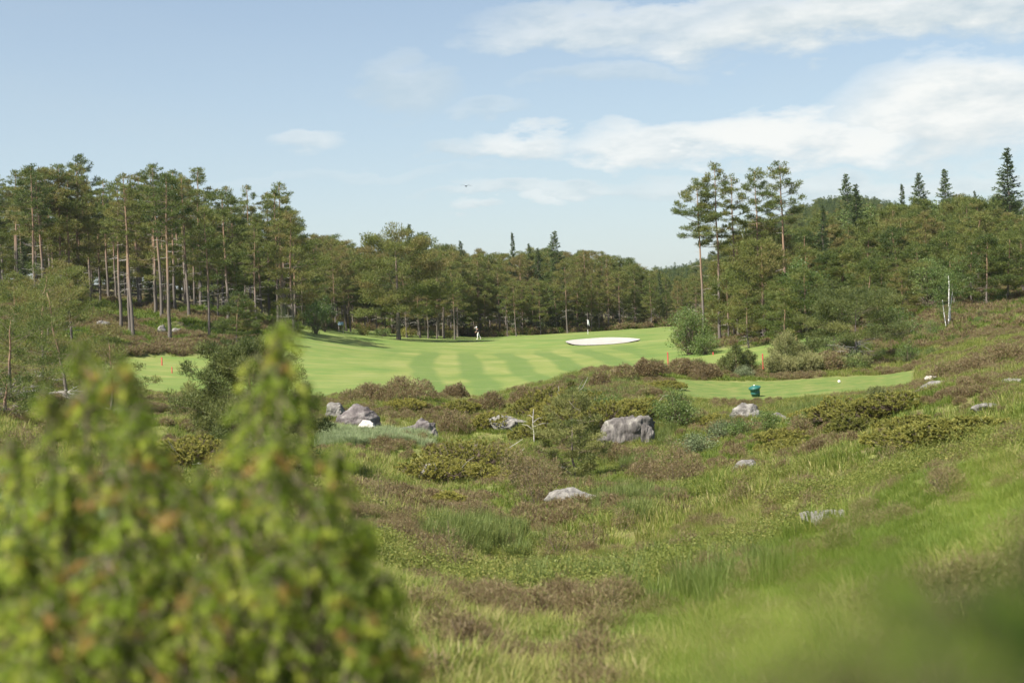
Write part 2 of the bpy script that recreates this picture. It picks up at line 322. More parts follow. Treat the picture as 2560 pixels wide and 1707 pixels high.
def W(px, py, D):
    """the point at distance D seen at a photograph pixel"""
    rx = (px - 1280) / F * D; rz = (HZ - py) / F * D
    return np.array([rx * CR + rz * SR, D + 0 * rx, CAMZ + rz * CR - rx * SR])
def G(px, D):
    """the ground point at distance D in a photograph column"""
    rz = float(_prof(np.array([float(px)]), np.array([min(max(D, 2.6), 1490.)]))[0]); x = (px - 1280) / F * D * CR + rz * SR
    return np.array([x, D, gz1(x, D)])
def top_h(p, py):
    """height of a thing standing at p whose top reaches photograph row py"""
    return CAMZ + ((HZ - py) / F * p[1] - p[0] * SR) / CR - p[2]
def hit(px, py, d0=4, d1=400):
    """where the line of sight through a photograph pixel meets the ground"""
    D = np.exp(np.linspace(math.log(d0), math.log(d1), 1500)); w = W(px, py, D)
    k = np.nonzero(gz(w[0], D) >= w[2])[0]
    i = k[0] if len(k) else len(D) - 1
    return np.array([w[0][i], D[i], gz1(w[0][i], D[i])])

def ground_mat():
    m, nt, out = mat_nodes('moor_and_mown_grass'); N = nt.nodes; L = nt.links
    tc = N.new('ShaderNodeTexCoord'); P = tc.outputs['Object']
    def noise(scale, det=5, vec=None, off=None):
        n = N.new('ShaderNodeTexNoise'); n.inputs['Scale'].default_value = scale; n.inputs['Detail'].default_value = det; n.inputs['Roughness'].default_value = .6
        L.new(vec or P, n.inputs['Vector']); return n.outputs['Fac']
    def mixc(f, a, b):
        n = N.new('ShaderNodeMix'); n.data_type = 'RGBA'
        for s, v in ((0, f), (6, a), (7, b)):
            if isinstance(v, tuple): n.inputs[s].default_value = (*v, 1)
            elif isinstance(v, (int, float)): n.inputs[s].default_value = v
            else: L.new(v, n.inputs[s])
        return n.outputs[2]
    def att(a):
        n = N.new('ShaderNodeAttribute'); n.attribute_name = a; return n.outputs['Fac']
    heath = ramp(nt, noise(.9, 8), [(.28, (.085, .064, .034)), (.40, (.125, .115, .045)), (.52, (.15, .165, .048)), (.7, (.22, .21, .08))])
    wood = ramp(nt, noise(.5, 8), [(.3, (.060, .055, .028)), (.5, (.115, .095, .055)), (.62, (.085, .12, .035)), (.75, (.12, .17, .05))])
    base = mixc(att('wood'), heath, wood)
    # mown grass: fine speckle, broad dry and lush areas, cutting bands
    g = ramp(nt, noise(.16, 8), [(.32, (.095, .145, .030)), (.46, (.150, .185, .044)), (.56, (.195, .21, .060)), (.70, (.255, .24, .088))])
    mp = N.new('ShaderNodeMapping'); mp.inputs['Rotation'].default_value = (0, 0, math.radians(-3.4)); L.new(P, mp.inputs[0])
    wob = N.new('ShaderNodeVectorMath'); wob.operation = 'ADD'
    cx = N.new('ShaderNodeCombineXYZ'); L.new(nmath(nt, 'MULTIPLY', noise(.05, 2), 3.0), cx.inputs[0])
    L.new(mp.outputs[0], wob.inputs[0]); L.new(cx.outputs[0], wob.inputs[1])
    sp = N.new('ShaderNodeSeparateXYZ'); L.new(wob.outputs[0], sp.inputs[0])
    ws = nmath(nt, 'SINE', nmath(nt, 'MULTIPLY', sp.outputs[0], 2 * math.pi / 4.5))
    band = nmath(nt, 'MULTIPLY_ADD', nmath(nt, 'MULTIPLY', ws, 2.6), .5, .5, clamp=True)
    band = nmath(nt, 'MULTIPLY', nmath(nt, 'MULTIPLY_ADD', noise(.12, 3), .5, .6), band)
    g = mixc(nmath(nt, 'MULTIPLY', nmath(nt, 'MULTIPLY', band, att('stripe')), 1.0), g, (.085, .135, .030))
    strk = N.new('ShaderNodeMapping'); strk.inputs['Scale'].default_value = (.25, 1.2, 1); L.new(P, strk.inputs[0])
    g = mixc(nmath(nt, 'MULTIPLY', nmath(nt, 'MULTIPLY', nmath(nt, 'SUBTRACT', noise(.8, 7, strk.outputs[0]), .44, clamp=True), 5, clamp=True), nmath(nt, 'MULTIPLY', att('rough'), .8)), g, (.085, .165, .032))
    lng = N.new('ShaderNodeMapping'); lng.inputs['Scale'].default_value = (.8, 2.2, 1); L.new(P, lng.inputs[0])
    g = mixc(nmath(nt, 'MULTIPLY', nmath(nt, 'SUBTRACT', noise(.9, 8, lng.outputs[0]), .42, clamp=True), 1.5, clamp=True), g, (.115, .16, .045))
    g = mixc(nmath(nt, 'MULTIPLY', nmath(nt, 'SUBTRACT', noise(.45, 8, lng.outputs[0]), .56, clamp=True), 2.2, clamp=True), g, (.30, .28, .13))
    g = mixc(nmath(nt, 'MULTIPLY', noise(7, 5), .35), g, (.11, .165, .045))
    t = ramp(nt, noise(1.1, 6), [(.3, (.075, .125, .028)), (.5, (.115, .155, .038)), (.72, (.185, .18, .06))])
    c = mixc(att('fair'), base, g); c = mixc(att('tee'), c, t)
    p = N.new('ShaderNodeBsdfPrincipled'); L.new(c, p.inputs['Base Color']); p.inputs['Roughness'].default_value = .85; p.inputs['Specular IOR Level'].default_value = .15
    b = N.new('ShaderNodeBump'); b.inputs['Strength'].default_value = .6; b.inputs['Distance'].default_value = .05
    L.new(noise(9, 6), b.inputs['Height']); L.new(b.outputs[0], p.inputs['Normal']); L.new(p.outputs[0], out.inputs[0]); return m
M['ground'] = ground_mat()

def build_ground():
    rows = list(np.arange(-14, 3, 1.0)) + list(np.arange(3, 15, .3))
    while rows[-1] < 92: rows.append(rows[-1] + .3 + rows[-1] * .0022)
    while rows[-1] < 222: rows.append(rows[-1] + .62)
    while rows[-1] < 1480: rows.append(rows[-1] * 1.022)
    rows = np.array(rows); nc = 340; s = np.linspace(-1, 1, nc)
    hw = 7 + .47 * np.abs(rows)
    Xg = s[None, :] * hw[:, None]; Yg = np.repeat(rows[:, None], nc, 1)
    Zg = gz(Xg, Yg); fa = fair(Xg, Yg); te = tee(Xg, Yg)
    u = to_u(Xg, Yg)
    # hollow out the two bunkers under their sand
    for (bx, by, rx, ry) in BUNKERS:
        e = ((Xg - bx) / rx) ** 2 + ((Yg - by) / ry) ** 2
        Zg = Zg - .25 * smooth(1.05, .8, e)
    wood = np.maximum(smooth(126, 140, Yg), smooth(95, 120, Yg) * smooth(2050, 2200, u))
    stripe = smooth(930, 1030, u) * smooth(1660, 1580, u) * smooth(172, 155, Yg)
    rough = np.clip(smooth(1050, 900, u) + smooth(158, 172, Yg) + smooth(1540, 1640, u), 0, 1)
    V = np.stack([Xg, Yg, Zg], -1).reshape(-1, 3); nr = len(rows)
    idx = np.arange(nr * nc).reshape(nr, nc)
    Q = np.stack([idx[:-1, :-1], idx[:-1, 1:], idx[1:, 1:], idx[1:, :-1]], -1).reshape(-1, 4)
    att = {'fair': fa.ravel(), 'tee': te.ravel(), 'wood': wood.ravel(), 'stripe': stripe.ravel(), 'rough': rough.ravel()}
    fq = fa.ravel()[Q].mean(1) > .5; tq = te.ravel()[Q].mean(1) > .5
    for nm, sel in (('ground', ~fq & ~tq), ('fairway', fq), ('tee_box', tq & ~fq)):
        q = Q[sel]; used = np.unique(q); mp = np.zeros(len(V), int); mp[used] = np.arange(len(used))
        me = np_mesh(nm, V[used], mp[q], None, True)
        for k, v in att.items():
            a = me.attributes.new(k, 'FLOAT', 'POINT'); a.data.foreach_set('value', v[used].astype(np.float32))
        o = link(nm, me, None, M['ground'])
        tag(o, {'ground': 'rolling heath and forest floor of heather, grass and moss', 'fairway': 'mown light green fairway rising in stripes to the forest edge',
                'tee_box': 'flat mown tee area with the green bin'}[nm], {'ground': 'ground', 'fairway': 'fairway', 'tee_box': 'tee'}[nm], kind='structure')
BUNKERS = []
for (px, D, wpx, ry) in ((1507, 174.5, 91, 6.3), (1296, 93.5, 44, 1.6)):
    BUNKERS.append((float(G(px, D)[0]), D, wpx / F * D, ry))
build_ground()
for k, (bx, by, rx, ry) in enumerate(BUNKERS):       # sand lying in the hollows, with a rolled lip
    nr, na = 9, 72; V = []; T = []
    for i in range(nr + 1):
        r = i / nr
        for a in range(na):
            th = 2 * math.pi * a / na; w = 1 + .05 * math.sin(3 * th + k) + .03 * math.sin(5 * th + 1)
            x = bx + rx * w * r * math.cos(th); y = by + ry * w * r * math.sin(th)
            V.append((x, y, r))
    V = np.array(V); z = gz(V[:, 0], V[:, 1]) + .05 - .22 * smooth(1.0, .6, V[:, 2]) * (1 if k == 0 else .4)
    V[:, 2] = z
    for i in range(nr):
        for a in range(na):
            b = (a + 1) % na; T.append((i * na + a, i * na + b, (i + 1) * na + b, (i + 1) * na + a))
    o = link('sand_bunker', np_mesh('sand_bunker', V, T, None, True), None, M['sand'])
    tag(o, ['oval white sand bunker cut into the grassy bank before the flag', 'sliver of pale bunker sand behind the brown heather ridge'][k], 'bunker', kind='structure')

# ------------------------------------------------------------------ plants
def needles(C, A, ln, wd, r):
    """one slim triangle for each needle bunch: C base points, A axes"""
    n = len(C); s = unit(np.cross(A, r.normal(size=(n, 3))))
    ln = np.broadcast_to(ln, (n,))[:, None] * r.uniform(.7, 1.3, (n, 1)); wd = np.broadcast_to(wd, (n,))[:, None] * r.uniform(.7, 1.3, (n, 1))
    return np.stack([C - s * wd, C + s * wd, C + A * ln], 1)
def leaves(C, A, ln, wd, r):
    """two-triangle leaf blades"""
    n = len(C); s = unit(np.cross(A, r.normal(size=(n, 3)))); ln = ln * r.uniform(.7, 1.25, (n, 1)); wd = wd * r.uniform(.7, 1.25, (n, 1))
    m = C + A * ln * .45
    return np.concatenate([np.stack([C, m + s * wd, C + A * ln], 1), np.stack([C, C + A * ln, m - s * wd], 1)], 0)
def bez(p0, p1, p2, k):
    t = np.linspace(0, 1, k)[:, None]; return (1 - t) ** 2 * p0 + 2 * t * (1 - t) * p1 + t * t * p2
def pad(cr, c, rad, n, r, tint, flat=.5, ln=.26, wd=.035, up=.7):
    """a cushion of needle bunches round the end of a twig"""
    d = unit(r.normal(size=(n, 3))) * (r.rand(n, 1) ** .45) * rad; d[:, 2] *= flat
    A = unit(d * [1, 1, 1.4] / max(rad, .01) + r.normal(size=(n, 3)) * .55 + [0, 0, up])
    cr.tris(needles(c + d, A, ln, wd, r), np.clip(tint + r.normal(0, .13, n), 0, 1))
def make_pine(seed, H, R, cb, top=.35, nb=34, lean=.02, pads=1.0, ppn=70, cov=.62, rt=None, dead=8, mat='pine', trunk2=False, padr=.23, prof=None, ln=.26, wd=.035, flat=.5, bark=(0, 1), tint0=.5, name='pine_tree', droop=0, wig=.006):
    r = np.random.RandomState(seed); root = empty(name)
    rt = rt or (.0095 * H + .045)
    k = 12; t = np.linspace(0, 1, k); az = r.rand() * 6.28
    path = np.stack([lean * H * t ** 1.3 * math.cos(az) + np.cumsum(r.normal(0, wig * H / 4, k)) * (t > 0), lean * H * t ** 1.3 * math.sin(az) + np.cumsum(r.normal(0, wig * H / 4, k)) * (t > 0), H * t], 1)
    path[0] = (0, 0, -.5)
    def at(f): return np.array([np.interp(f, t, path[:, i]) for i in range(3)])
    tr = Soup(); rad = rt * (1 - .86 * t) ** .9; rad[0] *= 1.25
    tr.tube(path, rad, 7, np.clip(bark[0] + (bark[1] - bark[0]) * smooth(.12, .62, t), 0, 1))
    br = Soup(); cr = Soup(); dd = Soup(); nd = 0
    prof = prof or [(0, .55), (.18, .92), (.4, 1.0), (.65, .8), (.85, .52), (1, .2)]
    for i in range(nb):
        s = (i + r.rand() * .9) / nb; f = cb + (1 - cb) * s * .985
        p0 = at(f); L = R * np.interp(s, *zip(*prof)) * r.uniform(.7, 1.18)
        a = i * 2.4 + r.normal(0, .35); el = math.radians(-8 + 42 * s + r.normal(0, 10) - droop)
        o = np.array([math.cos(a) * math.cos(el), math.sin(a) * math.cos(el), math.sin(el)])
        p2 = p0 + o * L; p1 = p0 + o * L * .5 + np.array([0, 0, (-.10 if s < .6 else .02) * L]); p2[2] += .10 * L
        path_b = bez(p0, p1, p2, 5); rb = max(.011 * H * .25 * (1 - s * .6), .012) * (.5 + .5 * L / R)
        br.tube(path_b, rb * np.linspace(1, .25, 5), 3, .5, False)
        ns = max(2, int(round(L / R * 5 * pads)))
        tb = np.clip(tint0 + r.normal(0, .16), 0, 1)
        for j in range(ns):
            w = 1.0 if j == 0 else r.uniform(.38, .97); q = np.array([np.interp(w, np.linspace(0, 1, 5), path_b[:, c]) for c in range(3)])
            if j:
                sa = a + r.choice([-1, 1]) * r.uniform(.5, 1.15); sl = L * r.uniform(.16, .38) * (1.15 - w * .5)
                e2 = q + np.array([math.cos(sa) * sl, math.sin(sa) * sl, sl * r.uniform(.05, .5)])
                br.tube(np.stack([q, (q + e2) / 2 + [0, 0, -.03 * sl], e2]), rb * np.array([.4, .3, .15]), 3, .5, False)
            else: e2 = q
            pr = R * padr * r.uniform(.7, 1.2)
            pad(cr, e2 + [0, 0, pr * .15], pr, max(12, int(cov * math.pi * pr * pr / (ln * wd))), r, tb, flat, ln, wd)
    pad(cr, at(1.0) - [0, 0, R * .06], R * padr * .6, max(14, int(cov * 1.2 * (R * padr) ** 2 / (ln * wd))), r, tint0, 1.2, ln, wd)
    for i in range(dead):
        f = r.uniform(cb * .45, cb * 1.02); p0 = at(f); a = r.rand() * 6.28; L = R * r.uniform(.2, .65); dz = r.uniform(-.35, .3)
        p2 = p0 + np.array([math.cos(a) * L, math.sin(a) * L, dz * L]); p1 = (p0 + p2) / 2 + [0, 0, r.uniform(-.1, .25) * L]
        pb = bez(p0, p1, p2, 5); dd.tube(pb, .018 * np.linspace(1.2, .3, 5), 3, .5, False)
        for q in pb[2:4]:
            b = a + r.uniform(-1, 1); dd.tube(np.stack([q, q + np.array([math.cos(b), math.sin(b), r.uniform(-.3, .5)]) * L * .3]), [.009, .004], 3, .5, False)
    tr.build('trunk', M['bark'], root, True); bo = br.build('branches', M['twig'], root); cr.build('crown', M[mat], root)
    if nb < 15: tag(bo, kind='stuff')
    if dead: tag(dd.build('dead_branches', M['dead'], root), kind='stuff')
    return root
def make_spruce(seed, H, R, cb=.08, dens=1.0, mat='spruce', sparse=0, name='spruce_tree'):
    r = np.random.RandomState(seed); root = empty(name); tr = Soup(); br = Soup(); cr = Soup()
    t = np.linspace(0, 1, 8); path = np.stack([r.normal(0, .01 * H, 8) * t, r.normal(0, .01 * H, 8) * t, H * t], 1); path[0, 2] = -.5
    tr.tube(path, (.011 * H + .03) * (1 - .93 * t), 6, .1 + .2 * t)
    nb = int(H * 13 * (1 - cb * .5))
    for i in range(nb):
        s = (i + r.rand()) / nb; s = s ** 1.15; f = cb + (1 - cb) * s
        if r.rand() < sparse: continue
        L = (R * (1 - s) ** .8 * (1 if s > .12 else .8) + .10) * r.uniform(.6, 1.2); a = i * 2.4 + r.normal(0, .5); p0 = np.array([np.interp(f, t, path[:, c]) for c in range(3)])
        o = np.array([math.cos(a), math.sin(a), 0]); dr = -.38 + 1.0 * s + r.normal(0, .12)
        p1 = p0 + o * L * .5 + [0, 0, dr * L * .6]; p2 = p0 + o * L + [0, 0, dr * L * .7 + .08 * L]
        pb = bez(p0, p1, p2, 5); br.tube(pb, np.linspace(.02, .006, 5) * (H / 10) ** .5, 3, .4, False)
        n = int((14 + 34 * L) * dens); w = r.uniform(.08, 1, n); C = np.stack([np.interp(w, np.linspace(0, 1, 5), pb[:, c]) for c in range(3)], 1)
        side = np.array([-o[1], o[0], 0]); sw = r.normal(0, 1, n)[:, None] * (.26 * L * (1.15 - w))[:, None]
        C = C + side * sw + r.normal(0, .05, (n, 3)); C[:, 2] -= np.abs(sw[:, 0]) * .4 + r.rand(n) ** 2 * .22 * L * (1 - s)
        A = unit(o * .8 + side * np.sign(sw) * .6 + r.normal(0, .5, (n, 3)) + [0, 0, -.5 + .9 * s])
        cr.tris(needles(C, A, .30 * (.55 + .45 * L / R), .05, r), np.clip(.45 + .3 * (w - .6) + r.normal(0, .16, n), 0, 1))
    tr.build('trunk', M['bark'], root, True); br.build('branches', M['twig'], root); cr.build('crown', M[mat], root); return root
def make_broad(seed, H, R, mat='leaf', stems=4, nl=2600, ls=.10, cb=.12, bark='twig', name='broadleaf_bush', lumps=26, tint0=.5, shape=.95, trunkr=.02):
    """bush or small tree of several stems with leaf clumps"""
    r = np.random.RandomState(seed); root = empty(name); tr = Soup(); cr = Soup()
    cs = []
    for i in range(lumps):
        d = unit(r.normal(size=3)); q = r.rand() ** .4
        z = H * (cb + (1 - cb) * .5 * (1 + d[2] * q)) * .96; f = (z / H - cb) / (1 - cb)
        ww = R * (math.sin(math.pi * min(max(f, .02), .98) ** .75)) ** .6 * shape
        cs.append(np.array([d[0] * q * ww, d[1] * q * ww, z]))
    for i, c in enumerate(cs):
        a = r.rand() * 6.28; b0 = np.array([math.cos(a), math.sin(a), 0]) * R * .10 * (i % stems) / stems + [0, 0, -.15]
        tr.tube(bez(b0, np.array([c[0] * .35, c[1] * .35, c[2] * .55]), c, 6), H * trunkr * np.linspace(.55, .12, 6), 4, .5, False)
    per = nl // lumps
    for c in cs:
        rad = R * r.uniform(.22, .42); d = unit(r.normal(size=(per, 3))) * (r.rand(per, 1) ** .4) * rad; d[:, 2] *= .8
        A = unit(d / rad + r.normal(0, .8, (per, 3)) + [0, 0, -.05]); C = c + d; C[:, 2] = np.maximum(C[:, 2], .02)
        tt = np.clip(tint0 + r.normal(0, .10) + r.normal(0, .16, per), 0, 1)
        cr.tris(leaves(C, A, ls, ls * .32, r), np.concatenate([tt, tt]))
    tr.build('stems', M[bark], root); cr.build('crown', M[mat], root); return root
def make_shootbush(seed, H, R, mat='shoot', n=150, nper=46, ln=.055, wd=.007, name='young_pine', base=.1, spread=.5, tint0=.5, dead=0, flat=False, tipln=.22):
    """bush of upright needle-covered shoots (young pine, juniper)"""
    r = np.random.RandomState(seed); root = empty(name); tr = Soup(); cr = Soup(); dd = Soup()
    for i in range(n):
        a = r.rand() * 6.28; q = r.rand() ** .55; ht = H * (1 - (.75 if not flat else .45) * q ** 1.7) * r.uniform(.45, 1.0) if r.rand() < .75 else H * r.uniform(base, .7) * (1 - .3 * q)
        tip = np.array([math.cos(a) * q * R, math.sin(a) * q * R, max(ht, .12)])
        out = np.array([math.cos(a), math.sin(a), 0]) * spread * q
        sl = tipln * r.uniform(.7, 1.3) * (H / 1.6) ** .5; ax = unit(out + r.normal(0, .18, 3) + [0, 0, 1 if not flat else .45]); p0 = tip - ax * sl
        tr.tube(bez(np.array([0, 0, -.1]), np.array([tip[0] * .55, tip[1] * .55, tip[2] * .35]), p0, 5), (.012 * H + .004) * np.linspace(1, .3, 5), 3, .5, False)
        w = r.rand(nper) ** .8; C = p0 + ax * (w * sl)[:, None]
        A = unit(r.normal(size=(nper, 3)) * .8 + ax * .9)
        cr.tris(needles(C, A, ln * (1.1 - .4 * w), wd, r), np.clip(tint0 - .28 + .5 * w + r.normal(0, .12, nper) + r.normal(0, .08), 0, 1))
    for i in range(dead):
        a = r.rand() * 6.28; e = np.array([math.cos(a) * R * 1.05, math.sin(a) * R * 1.05, H * r.uniform(.2, 1.1)])
        dd.tube(bez(np.array([0, 0, .05]), e * [.6, .6, .3], e, 6) + r.normal(0, .03, (6, 3)), np.linspace(.02, .006, 6), 3, .5, False)
    tr.build('stems', M['twig'], root); cr.build('crown', M[mat], root)
    if dead: tag(dd.build('dead_branches', M['dead'], root), kind='stuff')
    return root
def make_heather(seed, H, R, n=900, name='heather_bush', tint0=.45, mesh_only=False, ln=.08, wd=.0075, sp=3):
    r = np.random.RandomState(seed); cr = Soup(); tr = Soup()
    q = r.rand(n) ** .5; a = r.rand(n) * 6.28; lump = .72 + .28 * np.sin(a * 3 + seed) * np.sin(a * 2 - seed * 2)
    x = np.cos(a) * q * R * lump; y = np.sin(a) * q * R * lump
    dome = np.sqrt(np.maximum(1 - q ** 2.2, .04)) * (.75 + .5 * vnoise(x * 5 / R + 50, y * 5 / R + 50, seed))
    z = H * dome * r.uniform(.15, 1, n) ** .5
    C = np.stack([x, y, z], 1); out = np.stack([np.cos(a) * q, np.sin(a) * q, np.zeros(n)], 1)
    A = unit(out * .55 + r.normal(0, .38, (n, 3)) + [0, 0, 1])
    t = np.clip(tint0 + r.normal(0, .18, n), 0, .79); green = r.rand(n) < .12; t = np.where(green, r.uniform(.86, 1, n), t)
    for k in range(sp):
        cr.tris(needles(C + r.normal(0, .035, (n, 3)) - A * .03, unit(A + r.normal(0, .5, (n, 3))), ln, wd, r), np.clip(t + r.normal(0, .05, n), 0, 1))
    for i in range(16):
        j = r.randint(n); tr.tube(bez(np.array([0, 0, -.1]), C[j] * [.6, .6, .3], C[j], 4), np.linspace(.009, .004, 4), 3, .5, False)
    if mesh_only: return cr
    root = empty(name); tr.build('stems', M['twig'], root); cr.build('crown', M['heather'], root); return root
def make_tuft(seed, H, R, n, wd, lean=.35, tint=(.2, .9), hv=.45):
    r = np.random.RandomState(seed); a = r.rand(n) * 6.28; q = r.rand(n) ** .6
    C = np.stack([np.cos(a) * q * R, np.sin(a) * q * R, np.full(n, -.04)], 1)
    b = a + r.normal(0, .8, n); h = H * r.uniform(hv, 1.1, n); l = lean * h * r.uniform(.2, 1.5, n)
    d = np.stack([np.cos(b), np.sin(b), np.zeros(n)], 1); s = np.stack([-np.sin(b + r.normal(0, 1, n)), np.cos(b), np.zeros(n)], 1) * wd * r.uniform(.6, 1.3, (n, 1))
    m = C + d * (l * .35)[:, None] + np.array([0, 0, 1]) * (h * .62)[:, None]; e = C + d * l[:, None] + np.array([0, 0, 1]) * h[:, None]
    t = r.uniform(tint[0], tint[1], n); S = Soup()
    S.tris(np.stack([C - s, C + s, m + s * .7], 1), t); S.tris(np.stack([C - s, m + s * .7, m - s * .7], 1), t); S.tris(np.stack([m - s * .7, m + s * .7, e], 1), t)
    return S
def make_rock(seed, sx, sy, sz, name, mat, label, loc, rz=0, rough=.22, facet=1.0, tilt=(0, 0)):
    r = np.random.RandomState(seed)
    import bmesh
    bm = bmesh.new(); bmesh.ops.create_icosphere(bm, subdivisions=5, radius=1.0)
    V = np.array([v.co[:] for v in bm.verts]); T = np.array([[v.index for v in f.verts] for f in bm.faces]); bm.free()
    for _ in range(int(20 * facet)):                         # slice flat faces off the boulder
        n = unit(r.normal(size=3)); d = r.uniform(.62, .92); over = np.maximum(V @ n - d, 0); V = V - over[:, None] * n * .92
    nz = (fbm(V[:, 0] * 2 + 9, V[:, 1] * 2 + V[:, 2] * 1.7 + 5, seed, 6) - .5) * rough * 1.9 + (fbm(V[:, 2] * 5 + 3, V[:, 0] * 5 - V[:, 1] * 4, seed + 9, 5) - .5) * rough * 1.1
    V = V * (1 + nz)[:, None] * [sx, sy, sz]
    o = link(name, np_mesh(name, V, T, None, True), None, M[mat]); o.location = loc; o.rotation_euler = (tilt[0], tilt[1], rz)
    tag(o, label, 'rock'); return o
def ground_hug(o, k=0): return o

def scatter(name, protos, P, rot, scl, idx, label, cat):
    """uncountable ground cover: prototypes spread over points with geometry nodes"""
    col = bpy.data.collections.new(name + '_forms')
    for i, (me, mat) in enumerate(protos):
        o = bpy.data.objects.new('%s_form_%02d' % (name, i), me); col.objects.link(o)
        if not me.materials: me.materials.append(mat)
    me = bpy.data.meshes.new(name); me.vertices.add(len(P)); me.vertices.foreach_set('co', np.asarray(P, np.float32).ravel())
    a = me.attributes.new('rot', 'FLOAT_VECTOR', 'POINT'); a.data.foreach_set('vector', np.asarray(rot, np.float32).ravel())
    a = me.attributes.new('scl', 'FLOAT_VECTOR', 'POINT'); a.data.foreach_set('vector', np.asarray(scl, np.float32).ravel())
    a = me.attributes.new('pick', 'INT', 'POINT'); a.data.foreach_set('value', np.asarray(idx, np.int32))
    o = link(name, me); ng = bpy.data.node_groups.new(name, 'GeometryNodeTree')
    ng.interface.new_socket('Geometry', in_out='INPUT', socket_type='NodeSocketGeometry'); ng.interface.new_socket('Geometry', in_out='OUTPUT', socket_type='NodeSocketGeometry')
    N = ng.nodes; L = ng.links; gi = N.new('NodeGroupInput'); go = N.new('NodeGroupOutput'); ip = N.new('GeometryNodeInstanceOnPoints')
    ci = N.new('GeometryNodeCollectionInfo'); ci.inputs['Collection'].default_value = col; ci.inputs['Separate Children'].default_value = True; ci.inputs['Reset Children'].default_value = True
    def na(n, ty):
        x = N.new('GeometryNodeInputNamedAttribute'); x.data_type = ty; x.inputs['Name'].default_value = n; return x.outputs['Attribute']
    L.new(gi.outputs[0], ip.inputs['Points']); L.new(ci.outputs[0], ip.inputs['Instance']); ip.inputs['Pick Instance'].default_value = True
    L.new(na('pick', 'INT'), ip.inputs['Instance Index']); L.new(na('scl', 'FLOAT_VECTOR'), ip.inputs['Scale'])
    er = N.new('FunctionNodeEulerToRotation'); L.new(na('rot', 'FLOAT_VECTOR'), er.inputs[0]); L.new(er.outputs[0], ip.inputs['Rotation'])
    L.new(ip.outputs[0], go.inputs[0])
    md = o.modifiers.new('scatter', 'NODES'); md.node_group = ng
    tag(o, label, cat, kind='stuff'); return o

def merged(root):
    """one mesh of a tree's parts, for woods nobody could count"""
    V = []; T = []; tt = []; mi = []; mats = []; n = 0
    for c in list(root.children):
        me = c.data; k = len(me.vertices); v = np.zeros(k * 3, np.float32); me.vertices.foreach_get('co', v); f = np.zeros(len(me.loops), np.int32); me.loops.foreach_get('vertex_index', f)
        a = np.zeros(k, np.float32); me.attributes['tint'].data.foreach_get('value', a)
        V.append(v.reshape(-1, 3)); T.append(f.reshape(-1, 3) + n); tt.append(a); mi.append(np.full(len(f) // 3, len(mats))); mats.append(me.materials[0]); n += k
        bpy.data.objects.remove(c)
    bpy.data.objects.remove(root)
    me = np_mesh('tree_form', np.concatenate(V), np.concatenate(T), np.concatenate(tt))
    for m in mats: me.materials.append(m)
    me.polygons.foreach_set('material_index', np.concatenate(mi).astype(np.int32)); return me

# ------------------------------------------------------------------ prototypes of the forest trees
rr = random.Random(11)
class Pool:
    """prototypes; the first use moves the prototype itself, later uses are copies of it and its parts"""
    def __init__(s, items): s.items = items; s.used = [False] * len(items)
    def put(s, loc, H, label, cat, group, rz=None, i=None, wide=1.0, name=None):
        i = rr.randrange(len(s.items)) if i is None else i % len(s.items)
        if i is not None and not all(s.used): i = s.used.index(False)
        root, h = s.items[i]; k = H / h; rz = rr.random() * 6.28 if rz is None else rz
        if not s.used[i]: s.used[i] = True; o = root; o.location = loc; o.rotation_euler = (0, 0, rz); o.scale = (k * wide, k * wide, k)
        else: o = copy_tree(root, loc, rz, (k * wide, k * wide, k))
        o.location = loc; tag(o, label, cat, group)
        if name: o.name = name
        return o
TP = [(0, .45), (.15, .85), (.35, 1.0), (.6, .78), (.8, .5), (.93, .28), (1, .1)]
tall = Pool([(make_pine(100 + i, 16, 1.95 + .3 * (i % 3), [.58, .64, .52, .60, .66, .55, .61, .57][i], nb=38, dead=14, lean=.015, wig=.010, padr=.165, pads=1.5, cov=.6, tint0=[.5, .4, .6, .55, .45, .35, .6, .5][i], prof=TP), 16) for i in range(8)])
MP = [(0, .6), (.15, .95), (.35, 1.0), (.6, .8), (.8, .52), (.93, .3), (1, .1)]
mid = Pool([(make_pine(200 + i, 13, 2.7 + .35 * (i % 3), [.34, .45, .28, .4, .5, .36, .3, .42, .25][i], nb=46, dead=10, padr=.16, pads=1.45, cov=.6, tint0=[.5, .7, .4, .55, .65, .45, .75, .55, .5][i], ln=.28, wd=.038, prof=MP, wig=.012, lean=.03), 13) for i in range(9)])
bushy = Pool([(make_pine(300 + i, 8, 2.5 + .3 * (i % 3), [.12, .2, .1, .25, .16, .08, .3, .14, .2][i], nb=46, dead=9, padr=.165, pads=1.45, cov=.6, tint0=[.5, .6, .35, .65, .5, .4, .75, .3, .55][i], ln=.22, wd=.032, lean=.06, wig=.02, prof=MP), 8) for i in range(9)])
spr = Pool([(make_spruce(400 + i, 12, [2.0, 2.5, 1.7, 2.2][i], .08), 12) for i in range(4)])
dec = Pool([(make_broad(500 + i, 6, 2.3, 'leaf', 3, 3800, .17, .10, name='broadleaf_tree', lumps=34), 6) for i in range(4)])

